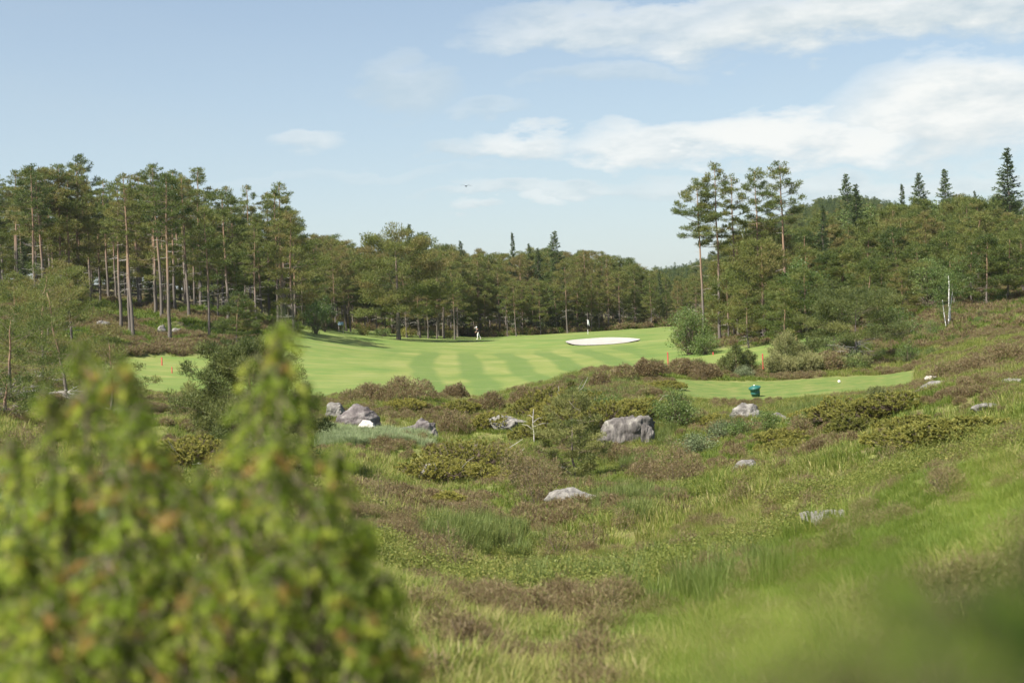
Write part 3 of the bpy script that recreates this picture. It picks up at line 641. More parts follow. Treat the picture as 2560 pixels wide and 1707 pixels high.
# ---- the tall stand on the knoll at the left: bare trunks, crowns high up
SKY_L = [(-400, 470), (-100, 440), (0, 432), (80, 425), (140, 415), (193, 395), (232, 455), (290, 440), (320, 436), (370, 432), (405, 418), (440, 432), (478, 424), (515, 470), (540, 505), (567, 468), (592, 505), (618, 468), (645, 500), (662, 484), (702, 460), (740, 520), (770, 580)]
front = [(334, 849, 436), (425, 856, 440), (523, 854, 520), (302, 831, 450), (156, 765, 415), (91, 791, 418), (473, 795, 440), (389, 782, 432), (643, 831, 560), (734, 824, 520), (705, 827, 540), (582, 758, 467),
         (218, 725, 392), (227, 765, 470), (109, 773, 440), (45, 722, 430), (7, 704, 445), (65, 718, 450), (545, 798, 540), (502, 765, 424), (325, 838, 470), (404, 800, 416), (595, 800, 500), (628, 760, 466), (672, 770, 484), (716, 780, 458), (250, 760, 500), (350, 770, 460), (450, 750, 430), (270, 745, 452), (128, 730, 424)]
ORD = ['first', 'second', 'third', 'fourth', 'fifth', 'sixth', 'seventh', 'eighth', 'ninth', 'tenth', 'eleventh', 'twelfth', 'thirteenth', 'fourteenth', 'fifteenth', 'sixteenth', 'seventeenth', 'eighteenth', 'nineteenth', 'twentieth', 'twenty-first', 'twenty-second', 'twenty-third', 'twenty-fourth', 'twenty-fifth', 'twenty-sixth', 'twenty-seventh', 'twenty-eighth', 'twenty-ninth', 'thirtieth', 'thirty-first']
LUN = {334: 'foremost tall pine left of the pale boulder at the foot of the knoll', 425: 'foremost tall pine standing between the pale boulder and the rock ledge', 523: 'foremost straight pine right of the rock ledge, lowest crowned of the three', 302: 'tall pine just left of the foremost pine by the small white stone', 643: 'pair-stemmed looking pine at the right end of the knoll, left of the last two trunks', 734: 'last tall pine trunk at the right end of the knoll beside the fairway', 705: 'thin dark pine trunk next to the last one at the right end of the knoll', 218: 'highest pine crown of the left stand', 156: 'tall pine with an orange trunk under the highest crown of the left stand', 7: 'tall pine trunk cut by the left edge of the picture'}
LFR = 'tall bare-trunked pine in the front rows of the stand on the left knoll'
for i, (px, pb, pt) in enumerate(front):
    p = hit(px, pb, 122); 
    if p[1] > 215: p = G(px, 190)
    lab = LUN.get(px); tall.put(p, top_h(p, pt), lab or '%s trunk from the left edge among the tall pines fronting the left knoll' % ORD[sorted(f[0] for f in front).index(px)], 'pine tree', None if lab else 'tall pines at the front of the left knoll', wide=.95)
n = 0
for i in range(36):
    px = -120 + 890 * (i + rr.random()) / 36; D = rr.uniform(158, 205); p = G(px, D)
    pt = np.interp(px, *zip(*SKY_L)) + rr.uniform(8, 75)
    H = min(top_h(p, pt), 19)
    if H < 6: continue
    (tall if rr.random() < .6 else mid).put(p, H, 'slender pine deep in the stand behind the front trunks of the left knoll', 'pine tree', 'pines deeper in the left stand')
for (px, D, pt, k) in ((160, 176, 610, 0), (375, 178, 665, 1), (205, 150, 690, 2), (690, 190, 720, 1), (60, 185, 600, 3), (520, 185, 640, 2)):
    p = G(px, D); spr.put(p, top_h(p, pt), 'dark young spruce half hidden among the tall pine trunks on the left knoll', 'spruce tree', 'spruces among the left pine trunks', i=k)
# ---- forest wall behind the fairway
SKY_C = [(740, 575), (770, 590), (800, 572), (830, 566), (870, 600), (905, 612), (960, 616), (1000, 612), (1060, 620), (1110, 612), (1160, 622), (1210, 625), (1270, 628), (1330, 622), (1390, 622), (1440, 620), (1500, 622), (1540, 632), (1580, 645), (1620, 668), (1660, 685), (1720, 690), (1790, 670)]
CNT = {}
for row, (d0, d1, a, b, cnt) in enumerate(((203, 214, 22, 95, 40), (217, 232, 8, 60, 40), (236, 262, 0, 30, 34))):
    for i in range(cnt):
        px = 745 + 1030 * (i + rr.uniform(.1, .9)) / cnt; D = rr.uniform(d0, d1) + (14 if px > 1150 else 0); p = G(px, D)
        pt = np.interp(px, *zip(*SKY_C)) + rr.uniform(a, b); H = top_h(p, pt)
        lab = ['pine in the front row of the forest wall behind the fairway', 'pine in the second rank of the forest behind the fairway', 'pine whose crown fills the middle depth of the forest behind the fairway', 'pine on the skyline of the forest behind the fairway'][row]
        if row == 0:
            LM = [(0, 'right of the left knoll'), (853, 'right of the information board'), (997, 'right of the thick-trunked fairway pine'), (1195, 'right of the walking golfer'), (1416, 'right of the left tip of the bunker'), (1597, 'right of the bunker')]
            z_ = max(q for q in LM if q[0] <= px); CNT[z_[1]] = CNT.get(z_[1], 0) + 1; lab = '%s front-row pine of the far forest %s' % (ORD[CNT[z_[1]] - 1], z_[1])
        mid.put(p, H, lab, 'pine tree', ['front row of the fairway forest', 'second rank of the fairway forest', 'deep trees of the fairway forest', 'skyline trees of the fairway forest'][row], wide=rr.uniform(.85, 1.05))
for (px, D, pt, w, k, lab) in ((1032, 236, 562, .75, 0, 'small pointed spruce crown rising alone over the pines left of the golfer'), (1160, 240, 604, .7, 1, 'short spruce tip peeping over the forest above the golfer'),
        (1290, 234, 584, .62, 2, 'thin ragged spruce spire over the middle of the forest'), (1333, 236, 610, .7, 3, 'slim spruce just left of the broadest spruce on the central skyline'), (1352, 232, 622, .8, 1, 'short full spruce beside the broadest spruce on the central skyline'),
        (1396, 228, 580, 1.0, 1, 'broadest and tallest dark spruce on the central skyline'), (1005, 232, 602, .7, 2, 'low spruce tip next to the small pointed spruce crown'), (1075, 240, 616, .8, 0, 'faint spruce tip between the two spruces left of centre'),
        (1652, 250, 672, .6, 2, 'tiny spruce spire at the low end of the central forest'), (1493, 240, 660, .7, 0, 'bright spruce tip among the pines above the bunker')):
    p = G(px, D); spr.put(p, top_h(p, pt), lab, 'spruce tree', None, i=k, wide=w)
# ---- wooded hill on the right
SKY_R = [(1700, 700), (1790, 640), (1850, 640), (1900, 600), (1950, 575), (2000, 560), (2050, 535), (2100, 505), (2140, 500), (2200, 510), (2260, 505), (2320, 495), (2400, 485), (2480, 490), (2560, 500), (2800, 500)]
HILL = ['low bushy pine near the foot of the wooded hill on the right', 'bushy pine half way up the wooded hill on the right', 'bushy pine high on the wooded hill on the right']
for row, (d0, d1, cnt) in enumerate(((112, 128, 16), (130, 146, 22), (148, 166, 27), (168, 188, 28), (190, 216, 26), (218, 245, 16))):
    for i in range(cnt):
        px = (1960 if row == 0 else 1850 if row == 1 else 1790) + (860 if row < 2 else 900) * (i + rr.uniform(.05, .95)) / cnt; D = rr.uniform(d0, d1); p = G(px, D)
        H = rr.uniform(5.2, 9.2) * (.72 if row < 1 else .9 if row < 2 else 1); sk = np.interp(px, *zip(*SKY_R)) + rr.uniform(0, 25)
        H = min(H, top_h(p, sk)) if row >= 3 else min(H, top_h(p, sk + 40))
        if row >= 4: H = max(min(top_h(p, sk), 11), 4.5)
        if H < 2.5: continue
        pool = bushy if rr.random() < .84 else (dec if rr.random() < .6 else spr)
        cat = 'spruce tree' if pool is spr else 'broadleaf tree' if pool is dec else 'pine tree'
        lab = HILL[row // 2] if pool is bushy else ('dark spruce standing among the bushy pines of the right hill' if pool is spr else 'fresh green broadleaf tree among the bushy pines of the right hill')
        pool.put(p, H, lab, cat, ['pines at the foot of the right hill', 'pines half way up the right hill', 'pines high on the right hill'][row // 2] if pool is bushy else ('spruces of the right hill' if pool is spr else 'broadleaf trees of the right hill'), wide=rr.uniform(.9, 1.2))
hero = []
def hero_pine(px, D, pt, cbpy, wpx, label, seed, mat='pine', **kw):
    p = G(px, D); H = top_h(p, pt); cb = 1 - (cbpy - pt) / F * D / H
    o = make_pine(seed, H, wpx / 2 / F * D, max(cb, .06), mat=mat, **kw); o.location = p; tag(o, label, 'pine tree'); hero.append(o); return o
slim = [(0, .5), (.15, .95), (.35, 1.0), (.6, .85), (.85, .55), (1, .25)]
hero_pine(1760, 150, 460, 592, 118, 'leftmost of the five very tall pines, its crown tiered over a thin bare trunk', 601, nb=34, dead=5, lean=.0, padr=.19, pads=1.4, wig=.008, tint0=.6, prof=[(0, 1.0), (.3, .9), (.6, .7), (1, .25)], rt=.16)
hero_pine(1800, 150, 414, 640, 98, 'tallest of the five very tall pines, second from the left', 602, nb=44, dead=8, lean=.0, padr=.19, pads=1.4, wig=.008, tint0=.55, prof=slim, rt=.17)
hero_pine(1846, 153, 443, 600, 72, 'narrow middle tree of the five very tall pines', 603, nb=34, dead=10, lean=.0, padr=.19, pads=1.4, wig=.008, tint0=.5, prof=slim, rt=.16)
hero_pine(1902, 156, 428, 600, 100, 'fourth of the five very tall pines with a two-humped crown', 604, nb=40, dead=6, lean=.0, padr=.19, pads=1.4, wig=.008, tint0=.5, prof=slim, rt=.16)
hero_pine(1968, 152, 414, 560, 100, 'rightmost of the five very tall pines, its orange upper trunk bare and lit', 605, nb=36, dead=16, lean=.0, padr=.19, pads=1.4, wig=.008, tint0=.6, prof=slim, rt=.2, bark=(.3, 1))
hero_pine(1822, 148, 700, 800, 100, 'middling pine standing before the trunks of the five tall pines', 606, nb=36, ppn=70, tint0=.55, lean=0)
hero_pine(1912, 142, 612, 830, 190, 'broad dark pine with a thick trunk on the crest of the grassy mound', 607, nb=56, ppn=84, tint0=.45, lean=0, rt=.24, padr=.2)
hero_pine(1995, 140, 700, 845, 150, 'rounded olive pine right of the broad dark pine on the mound', 608, nb=46, ppn=74, tint0=.55, lean=0)
hero_pine(1850, 158, 600, 780, 150, 'tawny full-crowned pine filling the gap below the five tall pines', 609, nb=50, ppn=80, tint0=.7, lean=0)
hero_pine(1915, 160, 565, 760, 170, 'full pine at the upper edge of the hill below the fourth tall pine', 610, nb=50, ppn=80, tint0=.6, lean=0)
hero_pine(997, 188, 608, 775, 235, 'spreading pine with one thick dark trunk standing out on the fairway', 611, nb=54, cov=.6, ln=.34, wd=.045, tint0=.5, lean=0, rt=.30, padr=.17, pads=1.5, prof=[(0, .95), (.25, 1.0), (.6, .85), (.85, .6), (1, .3)], bark=(0, .45))
p = hit(2142, 905, 80); p = G(2142, 92)
o = make_pine(612, top_h(p, 765), 250 / 2 / F * p[1], .42, nb=34, ppn=230, dead=26, tint0=.5, rt=.09, lean=.06, wig=.03, padr=.19, ln=.15, wd=.016, mat='pine_green', prof=[(0, 1.0), (.5, .95), (1, .6)], flat=.45, bark=(0, .3)); o.location = p
tag(o, 'low flat-topped pine with dark crooked limbs behind the tee', 'pine tree')
hero_pine(2032, 96, 845, 905, 70, 'thin half-bare pine sapling with a leaning dark stem behind the tee', 613, nb=8, ppn=26, dead=10, rt=.05, padr=.22, ln=.12, wd=.012)
for (px, D, pt, w, k, lab) in ((2125, 205, 437, 1.0, 1, 'dark pointed spruce on the skyline nearest the blue hill'), (2150, 198, 462, 1.3, 0, 'full bright spruce leaning on the dark skyline spruce'), (2262, 205, 462, .8, 2, 'small spruce close left of the tall skyline pine'),
        (2306, 200, 434, 1.1, 1, 'tall layered conifer on the right skyline between two spruces'), (2368, 205, 424, 1.15, 3, 'open-branched spruce on the right skyline, left of the largest one'), (2530, 190, 371, 1.35, 0, 'largest spruce on the skyline at the far right edge'),
        (2068, 165, 515, .9, 2, 'spruce with a bare pale lower trunk half way up the right hill'), (2445, 210, 478, .8, 3, 'faint short spruce on the right skyline')):
    p = G(px, D); spr.put(p, top_h(p, pt), lab, 'spruce tree', None, i=k, wide=w)
# the depth of the woods, massed behind the trees one can tell apart
wf = [merged(make_pine(440 + i, 11, 2.7, [.2, .35, .1, .3][i], nb=34, ppn=70, dead=4, tint0=[.4, .5, .45, .6][i])) for i in range(4)]
wp_ = []; ws_ = []
for (n_, a_, b_, d0, d1, sk_, lo, hi, hmax) in ((150, -420, 790, 185, 300, SKY_L, 40, 210, 13), (110, 0, 780, 200, 250, SKY_L, 150, 270, 9), (90, 740, 1800, 262, 330, SKY_C, 4, 40, 16), (70, 740, 1800, 222, 262, SKY_C, 60, 130, 11), (60, 1780, 2800, 160, 260, SKY_R, 15, 60, 8)):
    for i in range(n_):
        px = rr.uniform(a_, b_); p = G(px, rr.uniform(d0, d1)); H = min(top_h(p, np.interp(px, *zip(*sk_)) + rr.uniform(lo, hi)), hmax)
        if H > 3: wp_.append(p); ws_.append((H / 11 * rr.uniform(.9, 1.2), H / 11))
r_ = np.random.RandomState(4); ws_ = np.array(ws_); k_ = len(wp_)
scatter('forest_depth', [(m_, None) for m_ in wf], np.array(wp_), np.stack([np.zeros(k_), np.zeros(k_), r_.rand(k_) * 6.28], 1), np.stack([ws_[:, 0], ws_[:, 0], ws_[:, 1]], 1), r_.randint(0, 4, k_), 'dense mass of pines filling the depth behind the nearer trees', 'wood')
# far blue-green ridge beyond the hill
fp = []
for i in range(2600):
    px = rr.uniform(1640, 2620); D = rr.uniform(430, 600); fp.append(G(px, D))
fp = np.array(fp); r_ = np.random.RandomState(3); nfp = len(fp)
fm = []
for i in range(3):
    t_ = make_spruce(420 + i, 10, 2.6, .05, .45) if i else make_pine(425, 9, 2.8, .15, nb=22, ppn=36, dead=0)
    S = [c for c in t_.children if c.name.startswith('crown')][0]; fm.append((S.data, M['spruce']))
    for c in list(t_.children): bpy.data.objects.remove(c)
    bpy.data.objects.remove(t_)
scatter('far_wood', fm, fp, np.stack([np.zeros(nfp), np.zeros(nfp), r_.rand(nfp) * 6.28], 1), np.repeat(r_.uniform(.7, 1.2, (nfp, 1)), 3, 1), r_.randint(0, 3, nfp), 'far dense wood covering the distant ridge beyond the right hill', 'wood')

# ---- single bushes and small trees
def put(o, px, py=None, D=None, pt=None, h0=None, label='', cat='bush', group=None, d0=20, sink=.05, rz=None):
    p = hit(px, py, d0) if D is None else hit(px, pt + .85 * h0 * F / D, 30, 72) if D < 70 else G(px, D); p[2] -= sink
    if pt is not None: k = top_h(p, pt) / h0; o.scale = (k,) * 3
    o.location = p; o.rotation_euler = (0, 0, rr.random() * 6.28 if rz is None else rz); tag(o, label, cat, group); return o
put(make_broad(701, 5.2, 2.4, 'leaf', 6, 7500, .15, .02, lumps=60), 1725, D=136, pt=758, h0=5.2, label='large fresh green willow bush at the foot of the tallest pines')
put(make_broad(702, 2.6, 2.0, 'leaf', 6, 3600, .13, .02, lumps=40), 1762, D=133, pt=830, h0=2.6, label='low green bush on the right flank of the large willow bush')
put(make_broad(703, 4.0, 1.7, 'leaf', 4, 3200, .14, .05, lumps=36, tint0=.4), 790, D=172, pt=745, h0=4.0, label='green birch bush at the left end of the fairway forest')
put(make_broad(704, 5.5, 1.9, 'leaf', 4, 3800, .15, .05, lumps=36, tint0=.25), 812, D=183, pt=728, h0=5.5, label='dark green leafy tree beside the information board')
put(make_broad(705, 2.0, 1.5, 'leaf', 4, 2400, .12, .02, lumps=30), 745, D=166, pt=805, h0=2.0, label='pale green bush at the left corner of the upper fairway')
put(make_broad(706, 1.9, 1.1, 'leaf', 5, 5200, .08, .02, lumps=70, tint0=.5), 1694, D=58.8, pt=988, h0=1.6, label='glossy round green bush growing over the cliff face')
put(make_broad(730, 1.3, 1.2, 'leaf', 5, 3600, .075, .02, lumps=60, tint0=.4), 1520, D=64, pt=985, h0=1.3, label='dark green leafy bush on the rise left of the cliff')
put(make_broad(731, 1.0, 1.0, 'leaf', 5, 2800, .07, .02, lumps=50, tint0=.6), 1445, D=68, pt=965, h0=1.0, label='fresh green bush under the dark juniper spikes')
put(make_broad(732, .9, .9, 'leaf', 5, 2400, .07, .02, lumps=50, tint0=.5), 1640, D=63.5, pt=1005, h0=.9, label='small green bush on the cliff top left of the round glossy bush')
put(make_broad(733, 1.0, .9, 'willow', 5, 2400, .07, .02, lumps=50, tint0=.35), 1810, D=61, pt=1050, h0=1.0, label='grey-green willow between the glossy bush and the pointed slab')
put(make_broad(734, .9, .8, 'leaf', 5, 2000, .07, .02, lumps=40, tint0=.55), 2010, D=64, pt=1030, h0=.9, label='leafy bush on the straw bank right of the bin')
put(make_broad(735, .8, 1.2, 'leaf', 5, 2200, .07, .02, lumps=40, tint0=.3), 760, D=50, pt=1120, h0=.8, label='dark green shrub along the edge of the pale sedge')
put(make_broad(707, .9, .95, 'willow', 5, 2600, .07, .02, lumps=40, tint0=.4), 1745, D=57, pt=1085, h0=.9, label='low blue-green willow below the round glossy bush')
put(make_broad(708, 1.7, 1.6, 'willow', 6, 5200, .085, .02, lumps=60, tint0=.6), 1860, D=87, pt=912, h0=1.7, label='silvery-leaved willow bush just behind the green bin')
put(make_broad(709, .9, .7, 'leaf', 4, 1500, .08, .02, lumps=30, tint0=.4), 1757, D=86, pt=942, h0=.9, label='small dark green bush on the near left edge of the tee')
put(make_broad(710, 1.3, .75, 'leaf', 4, 2000, .075, .02, lumps=34, tint0=.55), 1915, D=63.5, pt=1018, h0=1.3, label='upright leafy willow shrub on the slope below the bin')
put(make_broad(711, 1.0, .8, 'leaf', 4, 1700, .075, .02, lumps=30, tint0=.55), 1850, D=62.5, pt=1045, h0=1.0, label='broad low leafy shrub beside the slab under the tee')
put(make_broad(712, 1.9, 1.7, 'leaf', 5, 3600, .10, .03, lumps=40, tint0=.55), 2135, D=88, pt=880, h0=1.9, label='light green birch scrub at the foot of the flat-topped pine')
put(make_broad(713, 2.6, 1.5, 'leaf', 5, 3600, .10, .03, lumps=40, tint0=.5), 2270, D=89, pt=850, h0=2.6, label='dense green bush at the back right corner of the tee')
put(make_broad(714, 2.2, 2.0, 'leaf', 5, 3600, .10, .03, lumps=40, tint0=.65), 2200, D=95, pt=870, h0=2.2, label='bright green scrub between the birch and the tee')
put(make_broad(715, 2.6, 1.9, 'leaf', 5, 3600, .11, .03, lumps=40, tint0=.5), 2085, D=104, pt=812, h0=2.6, label='green bush under the low limbs left of the flat-topped pine')
put(make_broad(716, 3.0, 2.3, 'leaf', 5, 3800, .12, .03, lumps=44, tint0=.6), 2330, D=101, pt=800, h0=3.0, label='birch scrub around the foot of the white-stemmed birch')
put(make_broad(717, 3.2, 2.3, 'leaf', 5, 3800, .12, .03, lumps=44, tint0=.5), 2240, D=108, pt=760, h0=3.2, label='tall green scrub left of the white-stemmed birch')
put(make_broad(718, 2.6, 2.2, 'leaf', 5, 3400, .12, .03, lumps=44, tint0=.55), 2450, D=100, pt=790, h0=2.6, label='olive scrub right of the white-stemmed birch')
for k, (px, D, pt, hh, lab) in enumerate(((905, 198, 812, 1.6, 'low bush left of the thick-trunked fairway pine'), (958, 205, 815, 1.6, 'pale bush just behind the thick-trunked fairway pine'), (1020, 206, 818, 1.6, 'bush right of the thick-trunked fairway pine'), (1075, 214, 826, 1.4, 'yellowish thicket half way between the thick-trunked pine and the golfer'), (1125, 214, 824, 1.4, 'thicket close left of the golfer'), (872, 190, 836, 1.0, 'brownish bush at the edge of the fairway below the board'))):
    put(make_broad(720 + k, hh, 1.5, 'leaf' if k % 2 else 'juniper', 4, 1500, .14, .02, lumps=26, tint0=.55), px, D=D, pt=pt, h0=hh, label=lab)
for k, (px, D, pt, hh, R, lab) in enumerate(((2420, 92, 838, 2.0, 1.6, 'green bush on the brown slope right of the birch'), (2500, 98, 800, 2.4, 1.8, 'broad bush below the trees near the right edge'), (2545, 90, 840, 1.6, 1.4, 'low bush cut by the right edge above the heather'), (2330, 90, 868, 1.5, 1.3, 'low leafy scrub left of the white-stemmed birch foot'), (2380, 96, 838, 1.6, 1.4, 'leafy scrub hiding the foot of the birch'), (2180, 92, 895, 1.5, 1.4, 'yellow-green scrub behind the middle of the tee'), (2460, 106, 770, 2.8, 2.0, 'taller olive bush between the birch and the right edge'))):
    put(make_broad(770 + k, hh, R, 'leaf', 5, 3200, .10, .02, lumps=44, tint0=.4 + .06 * (k % 4)), px, D=D, pt=pt, h0=hh, label=lab)
# birch with two white stems
p = G(2385, 104); root = empty('birch_tree', p); S = Soup()
def wp(px, py, dd=0): return W(px, py, p[1] + dd) - p
S.tube(np.array([wp(2385, 905), wp(2383, 865), wp(2377, 835), wp(2371, 812), wp(2373, 780), wp(2372, 745), wp(2373, 715), wp(2371, 690)]), np.array([.075, .065, .062, .06, .05, .045, .035, .02]), 7, .5)
S.tube(np.array([wp(2376, 826), wp(2376, 800, .15), wp(2375, 775, .2), wp(2378, 755, .2), wp(2381, 730, .2)]), np.array([.05, .045, .04, .035, .015]), 6, .5)
S.tube(np.array([wp(2381, 905), wp(2377, 885, -.1), wp(2371, 850, -.2), wp(2365, 815, -.2), wp(2361, 790, -.2), wp(2356, 750, -.2)]), np.array([.05, .045, .042, .035, .03, .015]), 6, .5)
S.build('stems', M['birch'], root, True); cs = Soup(); rb = np.random.RandomState(5)
for i in range(60):
    c = wp(2372 + rb.normal(0, 28), rb.uniform(650, 770), rb.normal(0, .9)); d = unit(rb.normal(size=(80, 3))) * .45 * rb.rand(80, 1) ** .4; tt = np.clip(rb.normal(.5, .18, 80), 0, 1)
    cs.tris(leaves(c + d, unit(d + rb.normal(0, .4, (80, 3))), .09, .03, rb), np.concatenate([tt, tt]))
cs.build('crown', M['leaf'], root); tag(root, 'slender birch with two crooked white stems at the foot of the hill', 'birch tree')
# lone round pine in the left middle ground, and the scrub pines at the left edge
p = G(628, 42)
o = make_pine(620, top_h(p, 884), 350 / 2 / F * 42, .2, nb=64, cov=.8, dead=10, mat='pine_green', padr=.11, ln=.09, wd=.010, rt=.085, lean=.02, wig=.02, flat=1.0, tint0=.5, prof=[(0, .85), (.2, 1.0), (.45, .85), (.65, .72), (.85, .5), (1, .2)], pads=2.6, bark=(.2, .7)); o.location = p
tag(o, 'lone round-crowned dwarf pine before the fairway in the left middle ground', 'pine tree')
for k, (px, D, pt, wpx, hue, lab) in enumerate(((20, 62, 800, 330, .5, 'sprawling scrub pine with grey dead limbs cut by the left edge'), (170, 70, 730, 330, .55, 'tangled scrub pine with a thin dead leader at the left'), (275, 66, 860, 200, .5, 'low scrub pine reaching over the lower fairway at the left'), (110, 78, 690, 280, .6, 'scrub pine behind the tangled one at the left'), (15, 48, 960, 220, .4, 'brownish low scrub with dead sticks at the left edge'))):
    p = G(px, D); H = top_h(p, pt)
    o = make_pine(630 + k, max(H, 1.0), wpx / 2 / F * D, .1, nb=36, cov=.38, dead=46, mat='pine', padr=.12, ln=.12, wd=.014, rt=.09, lean=.12, wig=.04, tint0=hue, prof=[(0, .8), (.3, 1.0), (.7, .7), (1, .3)], pads=1.5, flat=.7); o.location = p
    tag(o, lab, 'pine tree')
# low trees and scrub over the lower part of the left knoll
for k, (px, D, pt, lab) in enumerate(((30, 105, 690, 'scrubby pine below the trunks at the left edge of the knoll'), (120, 118, 700, 'scrubby pine in the middle of the knoll scrub'), (590, 138, 735, 'yellowish young pine among the trunks at the right end of the knoll'), (620, 140, 752, 'pale young pine next to the yellowish one at the right end of the knoll'), (180, 128, 660, 'feathery spruce-like pine before the left trunks'))):
    p = G(px, D); bushy.put(p, max(top_h(p, pt), 1.5), lab, 'pine tree', None, wide=1.1)
# young pines and junipers
YP = [(1968, 89, 848, 1.5, .95, 'large pale young pine clump behind the tee, left of the leaning sapling', .75), (2003, 88.5, 872, 1.4, .8, 'pale young pine right behind the large clump at the tee', .7), (2028, 87.5, 900, 1.2, .75, 'smaller pale young pine clump beside the large one behind the tee', .8), (1945, 88, 905, 1.1, .85, 'low pale young pine before the large clump', .75), (1985, 87.5, 915, 1.0, .8, 'lowest pale young pine at the foot of the large clump', .8), (2060, 88, 925, .8, .7, 'tiny pale pine at the right of the clumps behind the tee', .75),
      (1840, 89, 868, 1.6, .6, 'dark-twigged young pine between the two red stakes', .4), (1872, 89.5, 882, 1.3, .55, 'second dark-twigged young pine left of the right stake', .4), (1815, 90, 905, 1.0, .6, 'low dark young pine left of the twin dark-twigged ones', .42), (2100, 88, 922, .7, .65, 'low yellow-green juniper tuft at the back of the tee', .7), (2150, 88.5, 925, .7, .7, 'yellowish low pine before the flat-topped pine', .7), (2200, 60, 1035, .9, .5, 'thin young pine on the near slope right of the long slab', .5), (1640, 88, 915, .8, .5, 'small green pine at the foot of the left red stake', .6), (1745, 90, 925, .7, .6, 'yellow-green seedling pine between the stakes', .6)]
for k, (px, D, pt, hh, R, lab, ti) in enumerate(YP):
    p = G(px, D); H = max(top_h(p, pt), .5)
    o = make_pine(740 + k, H, R * 1.15, .04, nb=int(44 + 10 * H), dead=2, mat='shoot' if ti > .45 else 'pine_green', padr=.17, pads=1.3, cov=.75, ln=.13, wd=.014, flat=1.6, droop=-28, tint0=ti, rt=.035, lean=.02, prof=[(0, .7), (.25, 1.0), (.6, .75), (.85, .42), (1, .1)], name='young_pine'); o.location = p; tag(o, lab, 'young pine')
JU = [(1440, 49, 985, 2.3, 1.15, .45, 'ragged small pine with dead twigs in the centre of the heath', 'pine_green', 14, 'young_pine'), (1165, 47.5, 1110, .95, 1.7, .6, 'yellow-green juniper mat over the pale boulder', 'juniper', 4, 'juniper_bush'), (1085, 45.5, 1150, .7, 1.2, .65, 'juniper lobe left of the yellow-green mat', 'juniper', 2, 'juniper_bush'), (1120, 43.5, 1225, .55, .5, .6, 'small hanging juniper tuft under the yellow-green mat', 'juniper', 0, 'juniper_bush'),
      (1340, 62, 985, 1.1, 1.1, .42, 'dark olive juniper left of the ragged small pine', 'juniper', 3, 'juniper_bush'), (1390, 66, 970, 1.3, 1.2, .4, 'olive juniper behind the ragged small pine', 'juniper', 3, 'juniper_bush'), (1520, 63, 1005, 1.2, 1.3, .4, 'green juniper on top of the cliff face', 'juniper', 2, 'juniper_bush'), (1372, 70, 962, 1.2, .4, .25, 'narrow dark juniper spike against the fairway', 'juniper', 0, 'juniper_bush'), (1430, 72, 948, 1.2, .5, .25, 'second narrow dark juniper spike against the fairway', 'juniper', 0, 'juniper_bush'),
      (2090, 63, 998, 1.1, .95, .55, 'fresh green juniper at the front edge of the tee', 'juniper', 0, 'juniper_bush'), (2180, 63.5, 1000, 1.0, 1.3, .42, 'layered bronze-green juniper leaning over the long slab', 'juniper', 3, 'juniper_bush'), (2240, 66, 985, .9, 1.1, .5, 'brownish juniper at the right end of the tee', 'juniper', 2, 'juniper_bush'), (2130, 58, 1045, .9, .7, .3, 'dark green juniper at the lower end of the long slab', 'juniper', 0, 'juniper_bush'),
      (1230, 68, 1035, .8, .8, .55, 'green-tipped juniper on the heather ridge', 'juniper', 0, 'juniper_bush'), (1150, 72, 1005, .7, .9, .6, 'light green juniper in the heather right of the split boulder', 'juniper', 0, 'juniper_bush'), (1335, 57, 1065, .8, .9, .4, 'olive juniper right of the dead sapling', 'juniper', 2, 'juniper_bush'), (2330, 43, 1070, .6, 1.2, .5, 'low juniper spread on the right-hand slope', 'juniper', 0, 'juniper_bush'), (1985, 52, 1105, .4, 1.0, .55, 'low green juniper mat in the grass below the tee slope', 'juniper', 0, 'juniper_bush'), (700, 48, 1120, 1.0, 1.1, .3, 'dark shrub in the hollow right of the lone dwarf pine', 'juniper', 0, 'juniper_bush'), (480, 40, 1100, .8, 1.2, .5, 'low juniper left of the lone dwarf pine foot', 'juniper', 3, 'juniper_bush')]
JU += [(1410, 64, 985, 1.2, 1.3, .62, 'yellowish juniper spread behind the ragged small pine', 'juniper', 2, 'juniper_bush'), (1480, 67, 985, 1.0, 1.2, .55, 'olive juniper between the spikes and the cliff', 'juniper', 1, 'juniper_bush'), (1570, 65, 1005, .9, 1.2, .5, 'rusty-green juniper along the cliff edge', 'juniper', 1, 'juniper_bush'), (1620, 66, 1000, .8, 1.0, .55, 'green juniper left of the round glossy bush', 'juniper', 0, 'juniper_bush'), (1390, 60, 1030, .9, 1.0, .6, 'bright juniper left behind the ragged small pine', 'juniper', 1, 'juniper_bush'), (1265, 50, 1150, .6, .9, .5, 'dull juniper right of the yellow-green mat', 'juniper', 2, 'juniper_bush'), (1200, 47, 1165, .7, .9, .7, 'brightest yellow knob of the juniper mat', 'juniper', 0, 'juniper_bush'), (1010, 69, 1000, .5, .9, .6, 'green crowberry cushion on top of the cracked boulder', 'juniper', 0, 'juniper_bush'), (1660, 77, 955, .5, 1.0, .55, 'low green cushion on the slope right of the ridge', 'juniper', 0, 'juniper_bush'), (1790, 64, 1040, .6, .8, .6, 'yellow-green cushion left of the leafy shrubs', 'juniper', 0, 'juniper_bush'), (2040, 64, 1025, .6, .9, .6, 'yellow-green juniper on the straw bank of the tee', 'juniper', 0, 'juniper_bush'), (1960, 58, 1075, .5, .8, .6, 'small juniper right of the upright willow shrub', 'juniper', 0, 'juniper_bush'), (2290, 50, 1045, .5, 1.0, .6, 'juniper cushion above the right slope', 'juniper', 0, 'juniper_bush'), (2420, 36, 1110, .45, 1.0, .55, 'low juniper in the grass near the right edge', 'juniper', 0, 'juniper_bush')]
